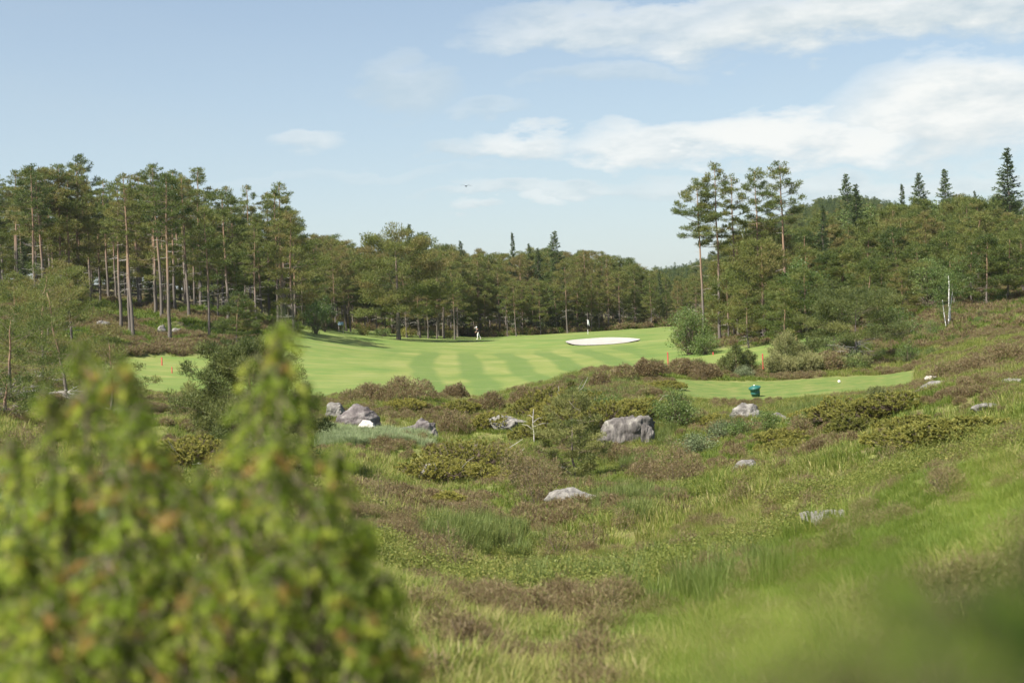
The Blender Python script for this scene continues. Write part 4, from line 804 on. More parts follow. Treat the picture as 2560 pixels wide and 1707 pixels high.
for k, (px, D, pt, hh, R, ti, lab, mt, dd, nm) in enumerate(JU):
    o = make_shootbush(760 + k, hh, R, mt, int(260 + 200 * R), 36, .08, .014, tint0=ti, base=.05, spread=.8, dead=dd, flat=hh < 1.0, tipln=.16, name=nm)
    p = G(px, D) if nm == 'young_pine' else hit(px, pt + .85 * hh * F / D, 28, 80); p[2] -= .03; H = max(top_h(p, pt), .35)
    if nm == 'young_pine':
        for c in list(o.children): bpy.data.objects.remove(c)
        bpy.data.objects.remove(o)
        o = make_pine(760, H, 1.25, .08, nb=60, cov=.7, dead=40, mat='pine_green', padr=.13, pads=1.8, ln=.10, wd=.011, rt=.05, lean=.03, wig=.04, tint0=.6, flat=.7, name=nm, bark=(0, .4)); hh = H
    kk = 1.0 if nm == 'young_pine' or R < .55 else 1.3
    o.location = p; o.scale = (kk, kk, H / hh * (1.25 if kk > 1 else 1)); tag(o, lab, 'juniper' if nm == 'juniper_bush' else 'young pine')
# dead sapling
p = G(1335, 61); root = empty('dead_sapling', p); S = Soup(); h = top_h(p, 1022)
tp = np.array([[0, 0, -.1], [.02, 0, h * .3], [-.01, .02, h * .6], [.02, 0, h * .85], [.05, 0, h]]); S.tube(tp, [.035, .03, .026, .02, .008], 6, .5); S.build('trunk', M['dead'], root, True)
for (f, dx, dz) in ((.5, .75, .12), (.42, -.5, .25), (.62, .45, .2), (.75, -.25, .1), (.3, .3, .1)):
    b = np.array([0, 0, h * f]); e = b + [dx, .1, dz]; S = Soup(); S.tube(np.array([b, (b + e) / 2 + [0, 0, .07], e]), [.014, .01, .004], 4, .5); S.build('branch', M['dead'], root)
tag(root, 'bare bleached dead sapling on the heath in front of the fairway', 'dead tree')

# ------------------------------------------------------------------ rocks
ROCKG = []
def rock(px, py, wpx, hpx, label, mat='rock', depth=.8, seed=0, rz=0, rough=.2, facet=1.0, tilt=(0, 0), bury=.35, name='boulder', d0=8, D=None):
    p = hit(px, py, d0) if D is None else G(px, D); k = p[1] / F; sx = wpx / 2 * k; sz = hpx * k / (2 - 2 * bury) ; 
    for _ in range(26): ROCKG.append((p[0] + rr.uniform(-1.15, 1.15) * sx, p[1] - sx * depth * rr.uniform(.35, .8)))
    return make_rock(seed, sx, sx * depth, sz, name, mat, label, (p[0], p[1] + sx * depth * .3, p[2] + sz * (1 - 2 * bury) ), rz, rough, facet, tilt)
rock(1438, 1268, 150, 52, 'rounded pale grey boulder in the grass in the centre of the heath', 'rock', .7, 1, .1, .16, .7)
rock(2080, 1312, 150, 44, 'long pale boulder lying in the grass at the lower right', 'rock', .4, 2, -.35, .3, 1.0, (0, .22))
rock(2025, 1300, 60, 34, 'small mossy stone at the left tip of the long pale boulder', 'rock', .7, 22, .3, .2)
rock(890, 1078, 125, 62, 'cracked purplish boulder on the ridge at the left', 'rock_dark', .8, 3, .2, .18, .8, D=63)
rock(915, 1100, 80, 36, 'small bright white quartz boulder under the cracked purplish one', 'rock_white', .7, 4, .1, .2, .8, D=60)
rock(1062, 1085, 95, 62, 'split grey boulder with a dark right face on the ridge', 'rock_dark', .8, 5, .3, .3, 1.2, D=62)
rock(1015, 1088, 55, 36, 'small grey stone left of the split boulder', 'rock', .8, 6, .3, .25, D=61)
rock(840, 1060, 60, 42, 'pale stone left of the cracked purplish boulder', 'rock', .8, 7, .1, .25, D=65)
rock(1568, 1130, 170, 76, 'steep dark cliff face streaked with white lichen under the juniper', 'rock_cliff', .4, 8, .05, .3, 1.5, (-.05, 0), D=59.6, bury=.3, name='rock_outcrop')
rock(1622, 1132, 40, 58, 'white-stained right corner of the cliff face', 'rock_cliff', .7, 9, .4, .25, 1.3, D=58.6, bury=.2, name='rock_outcrop')
rock(1415, 1120, 40, 40, 'small pale stone peeping through the ragged pine', 'rock', .8, 10, .2, .25, D=52)
rock(1075, 1205, 70, 48, 'pale boulder with a white edge under the juniper mat', 'rock', .7, 11, .5, .25, D=46.5)
rock(1195, 1128, 50, 22, 'flat grey stone before the dead sapling', 'rock', .8, 12, .2, .2, D=56)
rock(1270, 1075, 120, 40, 'grey slab in the heather behind the dead sapling', 'rock', .6, 13, .2, .2, D=66)
rock(1867, 1108, 90, 42, 'grey slab with a pointed left end under the leafy shrubs', 'rock', .7, 14, .2, .2, 1.2, (0, -.2), D=60.5)
rock(1945, 1100, 55, 24, 'smooth grey stone right of the pointed slab', 'rock', .8, 15, .2, .15, D=60)
rock(1870, 1183, 80, 30, 'low whitish boulder in the grass below the tee slope', 'rock', .7, 16, .1, .2)
rock(2155, 1075, 160, 34, 'long bare rock slab sloping up to the right below the tee', 'rock', .22, 17, .15, .16, .8, (0, -.32), D=57, name='rock_slab')
rock(2340, 1012, 120, 34, 'bare grey rock on the slope at the right end of the tee', 'rock', .5, 18, .1, .16, .8, (0, -.18), D=55, name='rock_slab')
rock(2470, 1028, 90, 24, 'low flat rock on the heath slope near the right edge', 'rock', .6, 19, .1, .15)
rock(2335, 978, 46, 18, 'small pale stones at the back right corner of the tee', 'rock_white', .7, 20, .1, .3, D=66)
rock(2535, 965, 70, 22, 'grey stone in the heather at the right edge', 'rock', .7, 21, .1, .2)
rock(938, 1345, 70, 28, 'low white-topped stone right of the blurred bush', 'rock', .7, 23, .2, .2)
rock(1120, 1690, 75, 42, 'pale stone low in the foreground grass', 'rock', .7, 24, .4, .25, d0=6)
rock(405, 838, 32, 24, 'pale boulder at the foot of the front pines on the knoll', 'rock', .7, 25, .2, .3, d0=120)
rock(440, 842, 44, 22, 'wide ledge of rock between two front pine trunks on the knoll', 'rock', .6, 26, .1, .3, d0=120)
rock(448, 795, 26, 12, 'small pale stone higher on the knoll', 'rock', .7, 27, .2, .3, d0=120)
rock(255, 822, 40, 22, 'grey stone under the trunks at the left of the knoll', 'rock', .7, 28, .2, .3, d0=110)
rock(317, 845, 16, 8, 'small white stone at the foot of the foremost trunk', 'rock_white', .7, 29, .2, .3, d0=120)
rock(45, 1048, 60, 30, 'purplish stone in the scrub at the left edge', 'rock_dark', .7, 30, .2, .2, D=52)

# ------------------------------------------------------------------ heather bushes
HE = [(1540, 1160, 130, 34, 'grey-brown heather at the foot of the cliff face'), (1380, 1235, 130, 60, 'heather mound between the ragged small pine and the pale grey boulder'), (1240, 1195, 130, 60, 'brown heather behind the tall brown one in the centre'), (1130, 1455, 175, 95, 'wide heather bush in the lower middle of the heath'), (1060, 1440, 90, 70, 'dark heather knob on the left end of the wide lower heather bush'), (1340, 1268, 150, 100, 'tall brown heather left of the pale grey boulder'), (1290, 1225, 120, 80, 'heather between the juniper mat and the pale grey boulder'),
      (950, 1300, 150, 75, 'broad olive-brown heather right of the blurred bush'), (1025, 1330, 80, 45, 'small heather right of the white-topped stone'), (1690, 1225, 190, 80, 'wide reddish heather below the willow and the cliff'), (1610, 1215, 90, 55, 'heather at the left of the wide reddish one'), (1395, 1395, 120, 55, 'heather patch below the pale grey boulder'),
      (1480, 1370, 110, 45, 'low heather right of the patch below the boulder'), (2030, 1290, 110, 45, 'heather above the long pale boulder'), (2120, 1285, 100, 45, 'heather above the right end of the long pale boulder'), (2095, 1385, 70, 50, 'dark heather tuft under the long pale boulder'), (1850, 1265, 90, 45, 'heather below the low whitish boulder'),
      (1010, 1010, 190, 60, 'large heather on the ridge crest over the boulders'), (930, 1012, 110, 45, 'heather on the ridge crest above the cracked boulder'), (880, 1018, 90, 40, 'heather at the left end of the ridge crest'), (1140, 1005, 90, 38, 'round heather on the ridge right of the large one'), (1130, 1090, 110, 55, 'rusty heather right of the split boulder'), (1230, 1030, 90, 42, 'dark heather on the ridge before the sand sliver'), (1310, 1020, 100, 45, 'heather on the ridge behind the dead sapling'), (1360, 1018, 70, 40, 'heather on the ridge by the first juniper spike'),
      (1620, 945, 110, 40, 'heather on the crest at the foot of the left red stake'), (1560, 955, 90, 35, 'heather on the crest left of the red stake'), (1720, 945, 90, 36, 'greyish heather between the red stakes'), (1770, 950, 90, 36, 'grey-brown heather left of the dark young pines'), (1700, 975, 90, 40, 'rusty heather below the left red stake'), (2075, 965, 90, 48, 'grey-brown heather between the young pines and the flat-topped pine'), (1500, 975, 70, 36, 'heather on the slope down to the fairway'),
      (2440, 935, 140, 40, 'brown heather on the slope right of the birch'), (2520, 905, 130, 40, 'brown heather high on the slope at the right edge'), (2360, 950, 90, 36, 'heather above the bare grey rock'), (2530, 1130, 110, 50, 'dark heather on the right slope near the edge'), (2010, 1240, 110, 40, 'heather under the low juniper mat'), (1180, 1640, 130, 70, 'heather beside the foreground stone'), (1480, 1680, 170, 80, 'dark heather at the bottom middle'), (1330, 1560, 130, 60, 'grey heather in the lower foreground'), (1520, 1545, 100, 50, 'low heather in the lower foreground grass'),
      (60, 1180, 170, 80, 'brown heather below the scrub at the left edge'), (130, 1110, 120, 60, 'heather beneath the dead limbs at the left'), (1200, 1310, 120, 50, 'rusty heather under the hanging juniper tuft'), (1560, 1330, 100, 40, 'low heather right of the pale grey boulder'), (1720, 1380, 100, 40, 'low heather in the grass left of the long pale boulder'), (2230, 1180, 120, 45, 'faded heather on the right slope'), (2380, 1240, 120, 45, 'faded heather lower on the right slope'), (2000, 1090, 80, 36, 'small heather right of the smooth grey stone')]
for k, (px, py, w, h, lab) in enumerate(HE):
    p = hit(px, py - 4, 7)
    if tee(np.array([p[0]]), np.array([p[1]]))[0] > .05: p = G(px, 88)
    kx = p[1] / F; R = max(w / 2 * kx * 1.12, .25); H = max(h * kx * (1.4 if p[1] < 58 else 1.05), .28)
    fine = p[1] < 34
    o = make_heather(800 + k, H, R, int(min(max(500, (1800 if fine else 1100) * R * R), 2400)), tint0=.38 + .12 * rr.random(), ln=.055 if fine else .075 * max(1, p[1] / 45), wd=.004 if fine else .0065 * max(1, p[1] / 32)); o.location = p; tag(o, lab, 'heather')

# ------------------------------------------------------------------ ground cover (uncountable)
r_ = np.random.RandomState(21)
def sample(n, d0, d1, u0=-120, u1=2680, pw=1.0):
    D = (r_.rand(n) * (d1 ** (pw + 1) - d0 ** (pw + 1)) + d0 ** (pw + 1)) ** (1 / (pw + 1)); u = r_.uniform(u0, u1, n)
    rx = (u - 1280) / F * D; x = rx * CR + _prof(u, D) * SR
    return x, D, u
def cover(name, protos, x, y, idx, smin, smax, label, cat, tilt=.12):
    n = len(x); P = np.stack([x, y, gz(x, y)], 1)
    rot = np.stack([r_.normal(0, tilt, n), r_.normal(0, tilt, n), r_.rand(n) * 6.28], 1); s = r_.uniform(smin, smax, (n, 1)) * np.ones(3); s[:, 2] *= r_.uniform(.8, 1.2, n)
    scatter(name, protos, P, rot, s, idx, label, cat)
x1, y1, u1 = sample(30000, 5.5, 30, pw=.55); x2, y2, u2 = sample(56000, 28, 104, pw=.8)
x = np.r_[x1, x2]; y = np.r_[y1, y2]; u = np.r_[u1, u2]
keep = (np.maximum(fair(x, y), tee(x, y)) < .12); x, y, u = x[keep], y[keep], u[keep]
nz = fbm(x * .35, y * .35, 77, 3); nz2 = fbm(x * .13 + 5, y * .13, 78, 2)
# heather grows in drifts, thicker on the ridges and at the left and right
bias = .05 * smooth(62, 75, y) - .10 * smooth(1350, 1900, u) * smooth(62, 44, y) - .06 * smooth(40, 28, y)
isheath = (nz + bias) > .548
near = y < 30
gp = [(make_tuft(10 + i, [.11, .15, .10, .19][i], [.16, .2, .18, .14][i], 70, .0033, .7, [(.1, .65), (.2, .82), (.05, .5), (.35, .95)][i]).mesh('t'), M['grass']) for i in range(4)]
gpf = [(make_tuft(20 + i, [.22, .28, .19, .30][i], [.24, .3, .26, .22][i], 50, .009, .5, [(.1, .62), (.2, .8), (.05, .5), (.35, .92)][i]).mesh('t'), M['grass']) for i in range(4)]
g = ~isheath | (r_.rand(len(x)) < .3)
dry = fbm(x * .22 + 9, y * .22, 80, 3)
pick = np.where(dry > .56, r_.choice([1, 3, 3], len(x)), np.where(dry < .45, r_.choice([0, 2, 2], len(x)), r_.randint(0, 4, len(x))))
a = g & near; b = g & ~near
cover('near_grass', gp, x[a], y[a], pick[a], .7, 1.3, 'fine green and straw moor grass on the near slope', 'grass')
cover('moor_grass', gpf, x[b], y[b], pick[b], .7, 1.35, 'mixed green and straw grass over the heath', 'grass')
hp = [(make_heather(60 + i, .24, .34, 420, tint0=[.35, .5, .42][i], mesh_only=True).mesh('h'), M['heather']) for i in range(3)]
h = (isheath & (r_.rand(len(x)) < .45)) | (r_.rand(len(x)) < .02)
hpn = [(make_heather(66 + i, .22, .34, 620, tint0=[.4, .5, .45][i], mesh_only=True, ln=.05, wd=.0032).mesh('h'), M['heather']) for i in range(3)]
hf = h & (y >= 32); hn = h & (y < 32) & (r_.rand(len(x)) < .7)
cover('heather_cover', hp, x[hf], y[hf], r_.randint(0, 3, hf.sum()), .6, 1.25, 'low brown heather spread thinly through the grass', 'heather')
cover('near_heather', hpn, x[hn], y[hn], r_.randint(0, 3, hn.sum()), .5, 1.1, 'wispy brown heather in the near grass', 'heather')
def bil_form(seed):
    r = np.random.RandomState(seed); n = 260; C = np.stack([r.normal(0, .17, n), r.normal(0, .17, n), r.uniform(.0, .22, n)], 1); S = Soup(); t = np.clip(r.normal(.5, .2, n), 0, 1)
    S.tris(leaves(C, unit(r.normal(size=(n, 3)) + [0, 0, .5]), .028, .009, r), np.concatenate([t, t])); return S.mesh('b')
bp = [(bil_form(70 + i), M['bil']) for i in range(3)]
bl = (fbm(x * .3 + 31, y * .3, 90, 3) > .54) & (r_.rand(len(x)) < .30) & (y > 12)
cover('bilberry_cover', bp, x[bl], y[bl], r_.randint(0, 3, bl.sum()), .7, 1.4, 'yellow-green bilberry and moss between the grass', 'bilberry')
xr = np.array([q[0] for q in ROCKG]); yr = np.array([q[1] for q in ROCKG]); kr = yr < 100
cover('rock_foot_grass', gpf, xr[kr], yr[kr], r_.randint(0, 4, kr.sum()), .5, 1.1, 'grass tufts growing up against the feet of the boulders', 'grass')
# rushes and the pale sedge hollow
rp = [(make_tuft(40 + i, .55, .16, 90, .006, .3, (.1, .9), .5).mesh('r'), M['rush']) for i in range(3)]
xs, ys = [], []
for (px, py, w, h, n) in ((1200, 1350, 130, 40, 260), (1560, 1260, 130, 45, 200), (1100, 1330, 60, 30, 60), (1290, 1395, 40, 16, 14), (1650, 1415, 46, 16, 14), (1480, 1075, 60, 40, 40), (1440, 960, 90, 22, 90), (1540, 990, 90, 22, 120), (1565, 960, 40, 20, 60), (1330, 1190, 60, 30, 40), (1590, 1160, 80, 20, 90), (1660, 1100, 40, 40, 70), (1720, 1030, 60, 24, 60), (1800, 1065, 60, 24, 60), (2020, 1030, 120, 26, 120), (1500, 1455, 120, 40, 30), (1800, 1480, 200, 80, 30), (1330, 1470, 60, 30, 30)):
    for i in range(n):
        q = hit(px + r_.normal(0, w * .42), py + r_.normal(0, h * .42), 7); xs.append(q[0]); ys.append(q[1])
xs = np.array(xs); ys = np.array(ys); k = np.maximum(fair(xs, ys), tee(xs, ys)) < .2
cover('rushes', rp, xs[k], ys[k], r_.randint(0, 3, k.sum()), .5, 1.0, 'upright fresh green rushes in the wet hollows', 'rushes', .05)
sp_ = [(make_tuft(50 + i, .5, .22, 90, .007, .35, (.1, 1), .5).mesh('s'), M['sedge']) for i in range(3)]
xs, ys, us = sample(12000, 50, 61, 780, 1085); k = (us > 790 + 60 * r_.rand(len(us))) & (us < 985 + 90 * r_.rand(len(us)) + 30 * fbm(xs, ys, 3, 2)) & (ys < 58.0 + 2.6 * r_.rand(len(us))) & (ys > 51 + 5 * fbm(xs * .5, ys * .5, 8, 2)) & (r_.rand(len(us)) < .5)
cover('sedge', sp_, xs[k], ys[k], r_.randint(0, 3, k.sum()), .45, .9, 'pale blue-green sedge filling the hollow behind the blurred bush', 'sedge', .05)
xs, ys, us = sample(5000, 13, 30, -60, 330); k = fbm(xs * .5, ys * .5, 44, 2) > .5
cover('left_sedge', sp_, xs[k], ys[k], r_.randint(0, 3, k.sum()), .5, .9, 'pale sedge seen between the twigs of the blurred bush', 'sedge', .05)
# straw fringe along the tee bank and rough round the fairway, undergrowth below the trees
xs, ys, us = sample(9000, 68.5, 73.6, 1660, 2290); k = tee(xs, ys) < .2
cover('straw_fringe', gpf, xs[k], ys[k], np.where(r_.rand(k.sum()) < .5, 3, 1), .35, .8, 'straw-coloured grass on the bank in front of the tee', 'grass')
xs, ys, us = sample(26000, 100, 185, -150, 860); k = (fair(xs, ys) < .1) & (r_.rand(len(xs)) < np.where(ys > 150, .35, 1))
gpw = [(make_tuft(30 + i, .5, .5, 60, .03, .5, [(.05, .5), (.2, .8), (.0, .4), (.4, 1.0)][i]).mesh('t'), M['grass']) for i in range(4)]
ug = [(make_heather(90, .5, .7, 220, tint0=.4, mesh_only=True, ln=.16, wd=.02, sp=3).mesh('h'), M['heather']), (bil_form(95), M['bil']), (bil_form(96), M['leaf'])]
ix = np.where(fbm(xs * .12, ys * .12, 55, 3) > .56, 4, r_.choice([0, 1, 2, 2], len(xs))); ix = np.where(r_.rand(len(xs)) < .15, 5, ix)
xf, yf, uf = sample(60000, 88, 215, -150, 2150); ff = fair(xf, yf); kf = (ff > .02) & (ff < .75) & (r_.rand(len(xf)) < .75)
cover('fairway_rough', gpf, xf[kf], yf[kf], r_.choice([0, 1, 2, 3], kf.sum()), .5, 1.1, 'uncut rough fringe along the edge of the fairway', 'grass')
cover('knoll_undergrowth', gpw + ug[:2], xs[k], ys[k], ix[k], .6, 1.3, 'grass and heather under the pines of the left knoll', 'undergrowth')
xs, ys, us = sample(16000, 198, 262, 740, 1800); k = fair(xs, ys) < .05
cover('forest_undergrowth', gpw + ug, xs[k], ys[k], r_.choice([0, 2, 2, 4, 4, 5, 6], k.sum()), .8, 2.2, 'brown and green undergrowth along the forest edge', 'undergrowth')
xs, ys, us = sample(22000, 96, 215, 1700, 2680); k = (fair(xs, ys) < .05) & ((ys > 100) | (us > 1900))
cover('hill_undergrowth', gpw + ug, xs[k], ys[k], r_.choice([0, 1, 2, 4, 4, 5, 6, 6], k.sum()), .5, 1.25, 'scrubby grass and heather on the wooded hill', 'undergrowth')

# ------------------------------------------------------------------ red stakes
def stake(px, pb, pt, label, D=None, w=.075):
    p = hit(px, pb, 80) if D is None else G(px, D); h = top_h(p, pt); root = empty('red_stake', p); S = Soup()
    q = [(-w, -w * .35), (w, -w * .35), (w, w * .35), (-w, w * .35)]; q = [(a / 2, b) for a, b in q]
    V = [(a, b, z) for z in (-.25, h - .03) for a, b in q] + [(a * .5, b * .5, h) for a, b in q]
    T = [(i + 4 * k, (i + 1) % 4 + 4 * k, (i + 1) % 4 + 4 * k + 4, i + 4 * k + 4) for k in (0, 1) for i in range(4)]
    tr = [(a, b, c) for a, b, c, d in T] + [(a, c, d) for a, b, c, d in T] + [(8, 9, 10), (8, 10, 11)]
    S.add(V, tr, .5); S.build('post', M['red'], root); C_ = Soup()
    C_.add([(a * 1.12, b * 1.15, z) for z in (h * .93, h * .955) for a, b in q], [(i, (i + 1) % 4, (i + 1) % 4 + 4) for i in range(4)] + [(i, (i + 1) % 4 + 4, i + 4) for i in range(4)], .5); C_.build('band', M['red'], root)
    tag(root, label, 'stake', 'red marker stakes'); return root
stake(1671, 930, 880, 'tall red stake in the heather nearest the middle of the fairway', 92)
stake(1908, 932, 884, 'tall red stake between the young pines behind the bin', 91)
stake(1991, 848, 832, 'short-looking red stake on the crest of the grassy mound', 131, .12)
stake(1783, 893, 880, 'tiny red stake at the foot of the bushes under the tall pines', 131, .1)
stake(405, 907, 893, 'small red stake at the edge of the lower fairway under the knoll', 124, .1)
stake(430, 930, 917, 'tiny red stake on the lower fairway at the left', 118, .08)

# ------------------------------------------------------------------ green bin on the tee, tipped to one side
p = G(1890, 75.5); root = empty('litter_bin', p + [0, 0, .02]); root.rotation_euler = (math.radians(6), math.radians(-11), .3)
def lathe(prof, mat, name, parent, n=28, tint=.5):
    V = []; T = []
    for (r, z) in prof:
        for a in range(n): V.append((r * math.cos(2 * math.pi * a / n), r * math.sin(2 * math.pi * a / n), z))
    for i in range(len(prof) - 1):
        for a in range(n): b = (a + 1) % n; T.append((i * n + a, i * n + b, (i + 1) * n + b, (i + 1) * n + a))
    return link(name, np_mesh(name, V, T, [tint] * len(V), False), parent, mat)
lathe([(.0, .02), (.20, .0), (.215, .015), (.235, .16), (.25, .17), (.252, .20), (.24, .21), (.262, .38), (.27, .42), (.25, .42)], M['bin'], 'body', root)
lathe([(.262, .41), (.315, .42), (.325, .45), (.318, .50), (.30, .515), (.27, .515), (.262, .49)], M['bin'], 'rim', root)
lathe([(.268, .49), (.20, .555), (.10, .575), (.0, .58)], M['bin'], 'lid', root)
lathe([(.0, .58), (.035, .578), (.04, .60), (.03, .625), (.0, .63)], M['white'], 'knob', root, 12)
lathe([(.21, .008), (.16, .0), (.10, -.12), (.0, -.12)], M['bin_dark'], 'foot', root)
tag(root, 'tilted dark green plastic litter bin with a thick rim on the tee', 'bin')
p = G(2098, 80.5); o = lathe([(0, .16), (.05, .15), (.075, .11), (.08, .07), (.06, .03), (.0, -.02)], M['white'], 'tee_marker', None, 16); o.location = p; tag(o, 'small white tee marker at the back of the tee', 'tee marker')

# ------------------------------------------------------------------ flag on the green
p = G(1470, 199); h = top_h(p, 799); root = empty('golf_flag', p); S = Soup(); S.tube([(0, 0, -.2), (0, 0, h * .35)], [.016, .016], 8, .5); S.build('lower_pole', M['white'], root)
S = Soup(); S.tube([(0, 0, h * .35), (0, 0, h * .62)], [.0165, .0165], 8, .5); S.build('black_band', M['black'], root)
S = Soup(); S.tube([(0, 0, h * .62), (0, 0, h)], [.016, .016], 8, .5); S.build('upper_pole', M['white'], root)
V = []; T = []; nu, nv = 10, 14                                   # limp cloth hanging in folds beside the pole
for j in range(nv + 1):
    for i in range(nu + 1):
        a = i / nu; b = j / nv; V.append((.02 + a * .30 * (1 - .35 * b) + .02 * math.sin(6 * a + 3 * b), .06 * math.sin(9 * a + 2 * b) * (.3 + b), h - .02 - b * .62 - a * a * .28))
for j in range(nv):
    for i in range(nu): k = j * (nu + 1) + i; T.append((k, k + 1, k + nu + 2, k + nu + 1))
o = link('cloth', np_mesh('cloth', V, T, None, True), root, M['white']); sm = o.modifiers.new('thick', 'SOLIDIFY'); sm.thickness = .006; o.rotation_euler = (0, 0, .5)
tag(root, 'limp white flag on a thin pole beyond the sand bunker', 'flag')

# ------------------------------------------------------------------ golfer walking to the left, bag on the back
p = G(1196, 203); 
def skin_mesh(name, nodes, edges, mat, parent, sub=2):
    me = bpy.data.meshes.new(name); me.from_pydata([n[:3] for n in nodes], edges, []); o = link(name, me, parent, mat)
    m = o.modifiers.new('skin', 'SKIN'); 
    for i, n in enumerate(nodes):
        v = me.skin_vertices[0].data[i]; r = n[3]; v.radius = (r, r) if not isinstance(r, tuple) else r; v.use_root = i == 0
    s = o.modifiers.new('sub', 'SUBSURF'); s.levels = sub; s.render_levels = sub; return o
g = empty('person', p, rz=0)
# x to the right of the picture, the walker heads left; pelvis first
B = [(0, 0, .96, (.15, .13)), (-.03, 0, 1.12, (.14, .12)), (-.09, 0, 1.32, (.17, .13)), (-.13, 0, 1.46, (.10, .09)), (-.16, 0, 1.54, .055), (-.19, 0, 1.62, .085), (-.21, 0, 1.70, .10), (-.20, 0, 1.77, .07),
     (-.02, -.09, .90, .095), (-.10, -.10, .52, .065), (-.08, -.10, .12, .045), (-.20, -.10, .04, .04),
     (.03, .09, .90, .095), (.12, .10, .54, .065), (.34, .10, .22, .045), (.30, .10, .06, .04),
     (-.11, -.17, 1.40, .075), (-.20, -.23, 1.16, .05), (-.38, -.20, 1.02, .038), (-.45, -.18, .99, .042),
     (-.09, .17, 1.40, .075), (.02, .23, 1.17, .05), (-.16, .20, 1.06, .038), (-.22, .16, 1.10, .042)]
E = [(0, 1), (1, 2), (2, 3), (3, 4), (4, 5), (5, 6), (6, 7), (0, 8), (8, 9), (9, 10), (10, 11), (0, 12), (12, 13), (13, 14), (14, 15), (2, 16), (16, 17), (17, 18), (18, 19), (2, 20), (20, 21), (21, 22), (22, 23)]
skin_mesh('body', B, E, M['skin'], g)
gr = lambda n, k: (*n[:3], tuple(x * k for x in n[3]) if isinstance(n[3], tuple) else n[3] * k)
skin_mesh('trousers', [gr(B[i], 1.16) for i in (0, 8, 9, 10, 12, 13, 14)] + [(0, 0, 1.05, (.15, .14))], [(0, 1), (1, 2), (2, 3), (0, 4), (4, 5), (5, 6), (0, 7)], M['white'], g)
skin_mesh('shirt', [gr(B[i], 1.18) for i in (2, 1, 3, 16, 17, 20, 21)] + [(-.01, 0, 1.02, (.165, .15))], [(0, 1), (1, 7), (0, 2), (0, 3), (3, 4), (0, 5), (5, 6)], M['navy'], g)
for s_, (a, c) in enumerate((((-.07, -.10, .05), (-.30, -.10, .035)), ((.36, .10, .16), (.26, .10, .03)))):
    skin_mesh('shoe', [(*a, .055), ((a[0] + c[0]) / 2, a[1], (a[2] + c[2]) / 2, .055), (*c, .045)], [(0, 1), (1, 2)], M['white'], g, 1)
lathe([(.112, 1.69), (.115, 1.74), (.10, 1.80), (.05, 1.835), (.0, 1.84)], M['white'], 'cap', g, 16).location = (-.205, 0, 0)
V = [(-.30, -.09, 1.70), (-.30, .09, 1.70), (-.43, .05, 1.685), (-.43, -.05, 1.685)]; link('cap_brim', np_mesh('cap_brim', V + [(a, b, c + .012) for a, b, c in V], [(0, 1, 2, 3), (7, 6, 5, 4), (0, 4, 5, 1), (1, 5, 6, 2), (2, 6, 7, 3), (3, 7, 4, 0)]), g, M['white'])
for sy in (-.032, .032): lathe([(0, .008), (.008, 0), (0, -.008)], M['black'], 'eye', g, 8).location = (-.305, sy, 1.672)
tag(g, 'golfer in white trousers and dark top striding left across the crest of the fairway', 'person')
bag = empty('golf_bag', p + np.array([.08, .02, .90])); bag.rotation_euler = (0, math.radians(38), 0)
lathe([(0, -.02), (.10, -.02), (.115, .02), (.11, .4), (.12, .78), (.125, .82), (.10, .82), (.10, .70), (0, .70)], M['navy'], 'bag_body', bag, 20)
o = lathe([(0, .1), (.07, .12), (.085, .3), (.07, .48), (0, .5)], M['navy'], 'pocket', bag, 14); o.location = (.09, 0, .05)
o = lathe([(0, .0), (.035, .02), (.04, .1), (.03, .18), (0, .2)], M['white'], 'towel', bag, 10); o.location = (.16, 0, .25)
S = Soup(); S.tube([(-.10, 0, .15), (-.24, -.08, .35), (-.24, -.06, .5), (-.10, 0, .72)], [.02] * 4, 5, .5); S.build('strap', M['black'], bag)
for i in range(6):
    a = i * 1.05; S = Soup(); x0, y0 = .06 * math.cos(a), .06 * math.sin(a); L_ = 1.0 + .03 * (i % 3); S.tube([(x0 * .6, y0 * .6, .68), (x0 * 1.3, y0 * 1.3, L_)], [.008, .008], 5, .5); S.tube([(x0 * 1.3, y0 * 1.3, L_), (x0 * 1.3 - .07, y0 * 1.3 + .01, L_ + .03)], [.022, .03], 6, .5); S.build('club', M['dead'], bag)
bag.location = p + np.array([.10, .03, .80]); bag.rotation_euler = (0, math.radians(-30), 0)
tag(bag, 'dark golf bag slung across the back of the walking golfer', 'golf bag')

# ------------------------------------------------------------------ information board at the forest corner
p = G(853, 192); root = empty('information_board', p)
for sx in (-.28, .28):
    S = Soup(); S.tube([(sx, 0, -.2), (sx, 0, 1.05)], [.05, .05], 6, .5); S.build('post', M['wood'], root)
def box(name, c, s, mat, parent, rot=(0, 0, 0)):
    V = [(x * s[0] / 2, y * s[1] / 2, z * s[2] / 2) for x in (-1, 1) for y in (-1, 1) for z in (-1, 1)]
    o = link(name, np_mesh(name, V, [(0, 1, 3, 2), (4, 6, 7, 5), (0, 4, 5, 1), (2, 3, 7, 6), (0, 2, 6, 4), (1, 5, 7, 3)]), parent, mat); o.location = c; o.rotation_euler = rot; return o
box('panel', (0, -.06, 1.2), (.72, .04, .5), M['board'], root, (-.6, 0, 0)); box('frame', (0, -.03, 1.19), (.8, .03, .58), M['wood'], root, (-.6, 0, 0))
tag(root, 'small tilted blue-grey information board on two posts at the forest corner', 'board')

